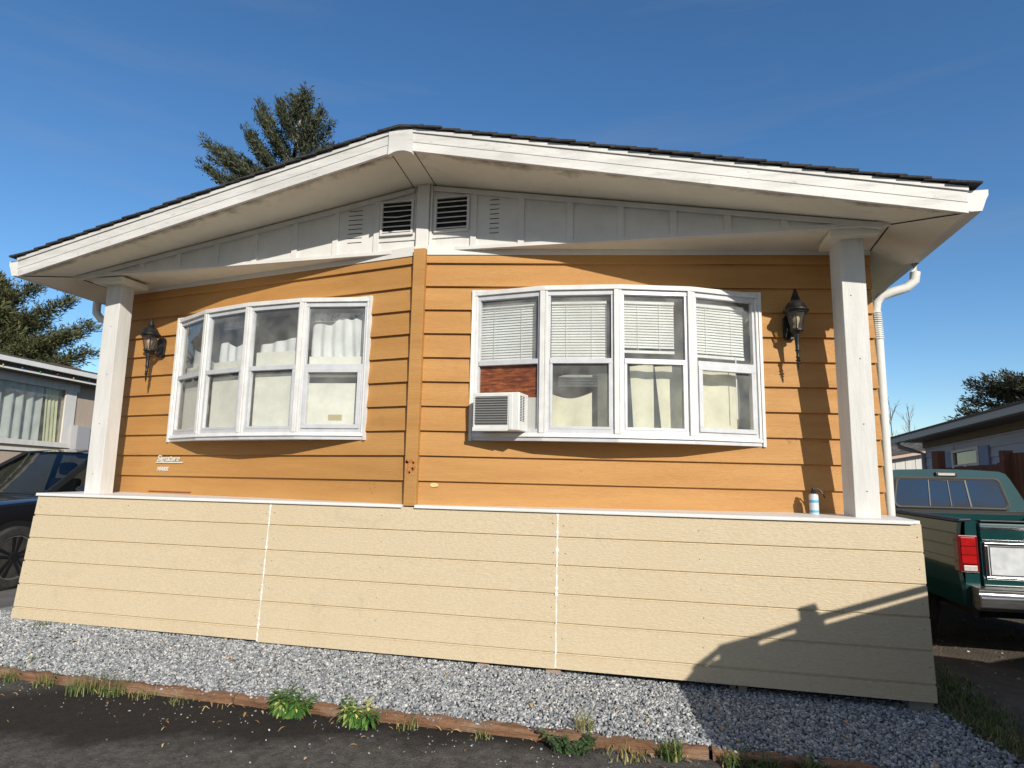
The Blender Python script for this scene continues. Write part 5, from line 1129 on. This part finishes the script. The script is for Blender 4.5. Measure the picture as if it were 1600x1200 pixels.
# fir behind the roof: trunk and every visible bough placed at its real distance (Y about 14 m)
bx, by = -11.1, 20.0
fir = []
tips = [((-10.72, 20, 19.45), 18.1), ((-11.05, 20.2, 19.2), 17.8), ((-10.4, 19.8, 19.0), 17.8), ((-11.4, 20.2, 19.35), 17.4), ((-11.98, 20, 19.0), 16.9), ((-11.7, 19.4, 18.3), 16.7), ((-10.2, 20.4, 18.4), 16.6), ((-9.75, 20, 18.25), 16.1), ((-9.9, 19.4, 17.6), 15.9), ((-9.3, 20, 17.55), 15.5), ((-9.45, 20.5, 16.7), 15.1),
        ((-13.0, 20, 19.0), 15.7), ((-12.75, 19.4, 18.1), 15.6), ((-12.4, 20.6, 17.4), 15.5), ((-13.5, 20, 17.65), 14.6), ((-13.1, 19.2, 17.0), 14.4), ((-13.9, 20.3, 16.4), 14.2), ((-9.6, 19.4, 15.9), 14.4), ((-9.9, 21, 16.0), 14.6), ((-9.3, 20.2, 15.0), 13.9),
        ((-15.85, 20, 17.3), 13.6), ((-15.2, 20.6, 17.2), 13.6), ((-15.4, 19.3, 15.7), 13.2), ((-14.6, 20.2, 16.2), 13.6), ((-14.4, 19.2, 15.1), 13.0), ((-13.6, 20.8, 15.4), 13.4), ((-12.2, 19, 15.0), 13.2), ((-10.2, 18.6, 15.0), 13.4), ((-11.2, 21.5, 15.3), 13.4), ((-14.9, 20, 14.4), 12.6)]
for t, az in tips: fir.append(((bx+.08*(az-13)/5, by, az), t, .98))
for k in range(26):
    z = 3+k*.38; a = rng.uniform(0, 6.28); l = 3.8; fir.append(((bx, by, z), (bx+l*math.cos(a), by+l*math.sin(a), z+.7), .6))
conifer('fir_tree', 'wind shaped fir tree rising behind the left roof slope', (bx, by, -.3), fir, ([(-11.4, 20, -.5), (-11.3, 20, 6), (-11.2, 20, 13), (-11.05, 20, 16.5), (-10.78, 20, 19.2)], [.34, .26, .16, .10, .035]), M['needle'], M['palebark'], .21, .026, 11, .085)
# broad cedar at the left edge
bx, by = -23.6, 16.0; ced = []
for k in range(170):
    u = k/169; z = 1.2+8.4*u; a = k*2.399+rng.uniform(-.3, .3); l = (5.5*(1-u)**.8+.3)*rng.uniform(.55, 1.10)
    ced.append(((bx, by, z-.2), (bx+l*math.cos(a), by+l*math.sin(a), z+.12*l+rng.uniform(-.2, .35)), .85))
for t in ((-17.5, 16, 7.15), (-17.9, 16.4, 6.1), (-18.0, 15.4, 6.7), (-18.8, 16, 8.3), (-20.4, 16, 9.2), (-18.3, 15.6, 5.6)): ced.append(((bx, by, t[2]-1.2), t, .5))
conifer('cedar_tree', 'broad dense evergreen at the left edge behind the tan home', (bx, by, -.5), ced, (trunkpath((bx, by, -1), (bx, by, 10)), [.4, .36, .32, .26, .2, .12, .04]), M['needle2'], M['bark'], .22, .022, 20, .12, sub=6)
# pine at the right edge
bx, by = 20.6, 22.0; pin = []
for k in range(50):
    u = k/49; z = 1.6+3.5*u; a = k*2.399; l = (3.9-1.5*u)*rng.uniform(.6, 1.05); pin.append(((bx, by, z-.5), (bx+l*math.cos(a), by+l*math.sin(a), z+.1), .75))
for t in ((16.9, 22, 3.6), (17.2, 22, 3.95), (17.6, 22.2, 5.0), (18.0, 22, 5.15), (18.6, 21.8, 5.25), (17.4, 22, 4.4)): pin.append(((bx, by, t[2]-.7), t, .5))
conifer('pine_tree', 'flat topped pine above the grey blue home roof', (bx, by, -.3), pin, (trunkpath((bx, by, -1), (bx, by, 5.3)), [.3, .28, .25, .2, .16, .1, .04]), M['needle3'], M['bark'], .20, .024, 14, .10)
# bare tree
bt = thing('bare_tree', 'leafless thin tree far off between the downspout and the white house', 'tree', (17.3, 30, -.3))
b = MB()
def twig(p, d, l, r, dep):
    q = p+d*l; b.tube([p, (p+q)/2+Vector((random.uniform(-.03, .03)*l, 0, 0)), q], [r, r*.85, r*.6], 5, cap=False)
    if dep == 0: return
    for i in range(5 if dep > 1 else 3):
        t = random.uniform(.35, 1.0); dd = (d+Vector((random.uniform(-.7, .7), random.uniform(-.7, .7), random.uniform(-.05, .5)))).normalized(); twig(p+d*l*t, dd, l*random.uniform(.30, .50), r*.5, dep-1)
twig(Vector((17.3, 30, -.5)), Vector((.005, 0, 1)), 3.6, .05, 3); twig(Vector((17.32, 30, 3.0)), Vector((-.01, 0, 1)), 1.9, .03, 3); twig(Vector((18.2, 30.5, -.5)), Vector((.02, 0, 1)), 4.0, .04, 3)
b.build('trunk', mat('grey_twig', (.24, .20, .17), .9), bt, fix=False)

# ------------------------------------------------------------------ weeds and grass
def tuft(cx, cy, cz, n, h, sp, droop=.5, w=.004, dry=.3, tone=None):
    V = []; F = []; T = []
    for k in range(n):
        a = random.uniform(0, 6.283); r = sp*math.sqrt(random.random()); p = np.array([cx+r*math.cos(a), cy+r*math.sin(a), cz])
        az = random.uniform(0, 6.283); hh = h*random.uniform(.5, 1.15); lean = random.uniform(.15, 1.0)*droop; sd = np.array([-math.sin(az), math.cos(az), 0])*w*random.uniform(.6, 1.3)
        tn = random.uniform(.75, 1) if random.random() < dry else random.uniform(0, .6); i0 = len(V)
        for s in range(5):
            u = s/4; c = p+np.array([math.cos(az), math.sin(az), 0])*hh*lean*u*u+np.array([0, 0, hh*(u-.45*lean*u*u)]); ww = sd*(1-u*.92)
            V += [c-ww, c+ww]; T += [tn, tn]
            if s: F.append([i0+2*s-2, i0+2*s-1, i0+2*s+1, i0+2*s])
    return np.array(V), np.array(F), np.array(T)
def joinm(parts):
    V = []; F = []; T = []; o = 0
    for v, f, t in parts: V.append(v); F.append(f+o); T.append(t); o += len(v)
    return np.concatenate(V), np.concatenate(F), np.concatenate(T)
gt_ = [(1.12, -1.04, 70, .085, .13, 'low grass tuft at the left end of the timber edging'), (1.50, -1.03, 40, .07, .08, 'small grass tuft second from the left along the timber'), (1.86, -1.05, 80, .10, .12, 'thick grass tuft in front of the timber left of the leafy weeds'), (2.07, -1.04, 55, .09, .09, 'grass tuft just right of the thick tuft by the timber'), (2.30, -1.05, 26, .06, .08, 'thin drying grass tuft by the timber'), (2.60, -1.06, 22, .055, .07, 'straw coloured grass tuft left of the leafy weeds')]
for (x, y, n, h, sp, lb) in gt_:
    V, F, T = tuft(x, y, -.115, n*2, h*1.2, sp*1.1, .9, .0028, .2 if n > 30 else .6); o = fast('grass_tuft', V, F, M['grass'], T, loc=(x, y, -.115)); tag(o, lb, 'grass tuft', 'grass tufts along the timber edging')
for (x, y, n, h, sp, dry, lb) in ((4.15, -1.04, 20, .075, .06, .8, 'sparse dry grass sprig right of the leafy weeds'), (4.63, -1.04, 16, .05, .05, .4, 'small green sprig against the middle of the timber'), (5.18, -.90, 34, .115, .05, .7, 'tall thin grass growing through the gravel edge above the clover patch'), (5.43, -1.04, 34, .06, .12, .95, 'straw litter between the clover patch and the strappy weed'), (5.66, -1.03, 80, .095, .05, .12, 'strappy green weed where the shadow meets the timber'), (6.06, -1.04, 70, .09, .12, .05, 'dark grassy weed in the shade by the right timber'), (6.36, -1.03, 60, .085, .08, .05, 'second shaded weed right along the timber'), (.35, -.14, 24, .05, .07, .1, 'small weed by the left foot of the beige wall'), (1.05, -.75, 16, .04, .05, .2, 'tiny weed in the gravel at the left')):
    wd = .0065 if 'strappy' in lb or 'shade' in lb else .003
    V, F, T = tuft(x, y, -.115 if y < -.95 else float(gravz(x, y)), int(n*2.2), h*1.15, sp*1.15, 1.0, wd*.85, dry); tag(fast('weed_clump', V, F, M['grass'], T, loc=(x, y, -.12)), lb, 'weed', 'weeds along the gravel strip')
def leafy(x, y, z, stems, label, m, L=.075, W=.010, name='leafy_weed', yellow=.2, spread=.10, hmin=.06, hmax=.13):
    V = []; F = []; T = []
    for s in range(stems):
        a = random.uniform(0, 6.283); r = spread*random.random(); top = np.array([x+r*math.cos(a), y+r*math.sin(a)*.7, z+random.uniform(hmin, hmax)]); foot = np.array([x+.3*r*math.cos(a), y+.3*r*math.sin(a), z])
        yel = random.random() < yellow; nl_ = 22
        for k in range(nl_):
            u = .25+.75*k/nl_; p = foot+(top-foot)*u; az = k*2.399+s; up = -.15+1.0*(k/nl_)**2; ll = L*random.uniform(.75, 1.15)*(1.1-.35*u); d = np.array([math.cos(az), math.sin(az), up]); d /= np.linalg.norm(d)
            sd = np.cross(d, [0, 0, 1.]); sd /= np.linalg.norm(sd)+1e-9; i0 = len(V)
            tn = (random.uniform(.7, 1) if u > .55 else random.uniform(.4, .8)) if yel else random.uniform(.05, .6)
            for q in range(5):
                v = q/4; c = p+d*ll*v+np.array([0, 0, -.55*ll*v*v]); ww = sd*W*math.sin(math.pi*min(1, .12+.88*v))*1.0; 
                V += [c-ww, c+ww+np.array([0, 0, .001])]; T += [tn, tn]
                if q: F.append([i0+2*q-2, i0+2*q-1, i0+2*q+1, i0+2*q])
    return tag(fast(name, np.array(V), np.array(F), m, np.array(T), loc=(x, y, z)), label, 'weed', 'leafy weeds at the timber edge')
leafy(3.36, -1.06, -.115, 17, 'larger bushy variegated leafy weed in front of the timber', M['leaf'], spread=.22, hmax=.16, yellow=.10)
leafy(3.84, -1.07, -.115, 11, 'smaller leafy weed with pale yellow tips right of the bushy one', M['leaf'], spread=.16, hmax=.15, yellow=.28)
leafy(5.10, -1.08, -.115, 18, 'dark clover like creeping weed in front of the timber', M['darkleaf'], L=.035, W=.012, spread=.19, hmin=.03, hmax=.075)
parts = []
for k in range(260):
    y = random.uniform(-1.1, 1.3); x = 7.36-.18*min(y, 0)+abs(random.gauss(0, .22)); parts.append(tuft(x, y, gz(x, y)-.01, 26, .075, .10, .9, .0032, .35))
for k in range(60):
    x = random.uniform(8, 10.6); y = random.uniform(2.0, 5.5); parts.append(tuft(x, y, gz(x, y)-.01, 14, .06, .10, 1.0, .003, .85))
V, F, T = joinm(parts); tag(fast('grass', V, F, M['grass'], T), kind='stuff')

# dead leaves and straw caught along the timber and in the gravel
V = []; F = []; T = []
def bit(x, y, z, l, w, tone):
    a = random.uniform(0, 6.283); d = np.array([math.cos(a), math.sin(a), random.uniform(-.1, .35)]); sd = np.array([-math.sin(a), math.cos(a), random.uniform(-.3, .3)])*w; i0 = len(V); p = np.array([x, y, z])
    for k in range(4):
        u = k/3; c = p+d*l*(u-.5)+np.array([0, 0, .25*l*math.sin(math.pi*u)]); ww = sd*math.sin(math.pi*(.1+.8*u)); V.extend([c-ww, c+ww]); T.extend([tone, tone])
        if k: F.append([i0+2*k-2, i0+2*k-1, i0+2*k+1, i0+2*k])
for k in range(46):
    x = random.uniform(.5, 7.2); y = random.uniform(-.9, -.06); bit(x, y, float(gravz(x, y))+.014, random.uniform(.02, .05), random.uniform(.003, .014), random.uniform(.3, 1))
for k in range(150):
    x = random.uniform(.6, 7.0); y = -1.01-abs(random.gauss(0, .06)); bit(x, y, -.110, random.uniform(.02, .07), random.uniform(.0015, .006), random.uniform(.1, 1))
for k in range(60):
    x = random.uniform(.8, 6.8); y = -1.1-abs(random.gauss(0, .35)); bit(x, y, -.110, random.uniform(.015, .05), random.uniform(.0015, .008), random.uniform(0, .9))
m_ = attr_mat('dead_leaf', (.13, .075, .035), (.62, .47, .24), .8, mid=(.36, .22, .09))
tag(fast('leaf_litter', np.array(V), np.array(F), m_, np.array(T)), kind='stuff')
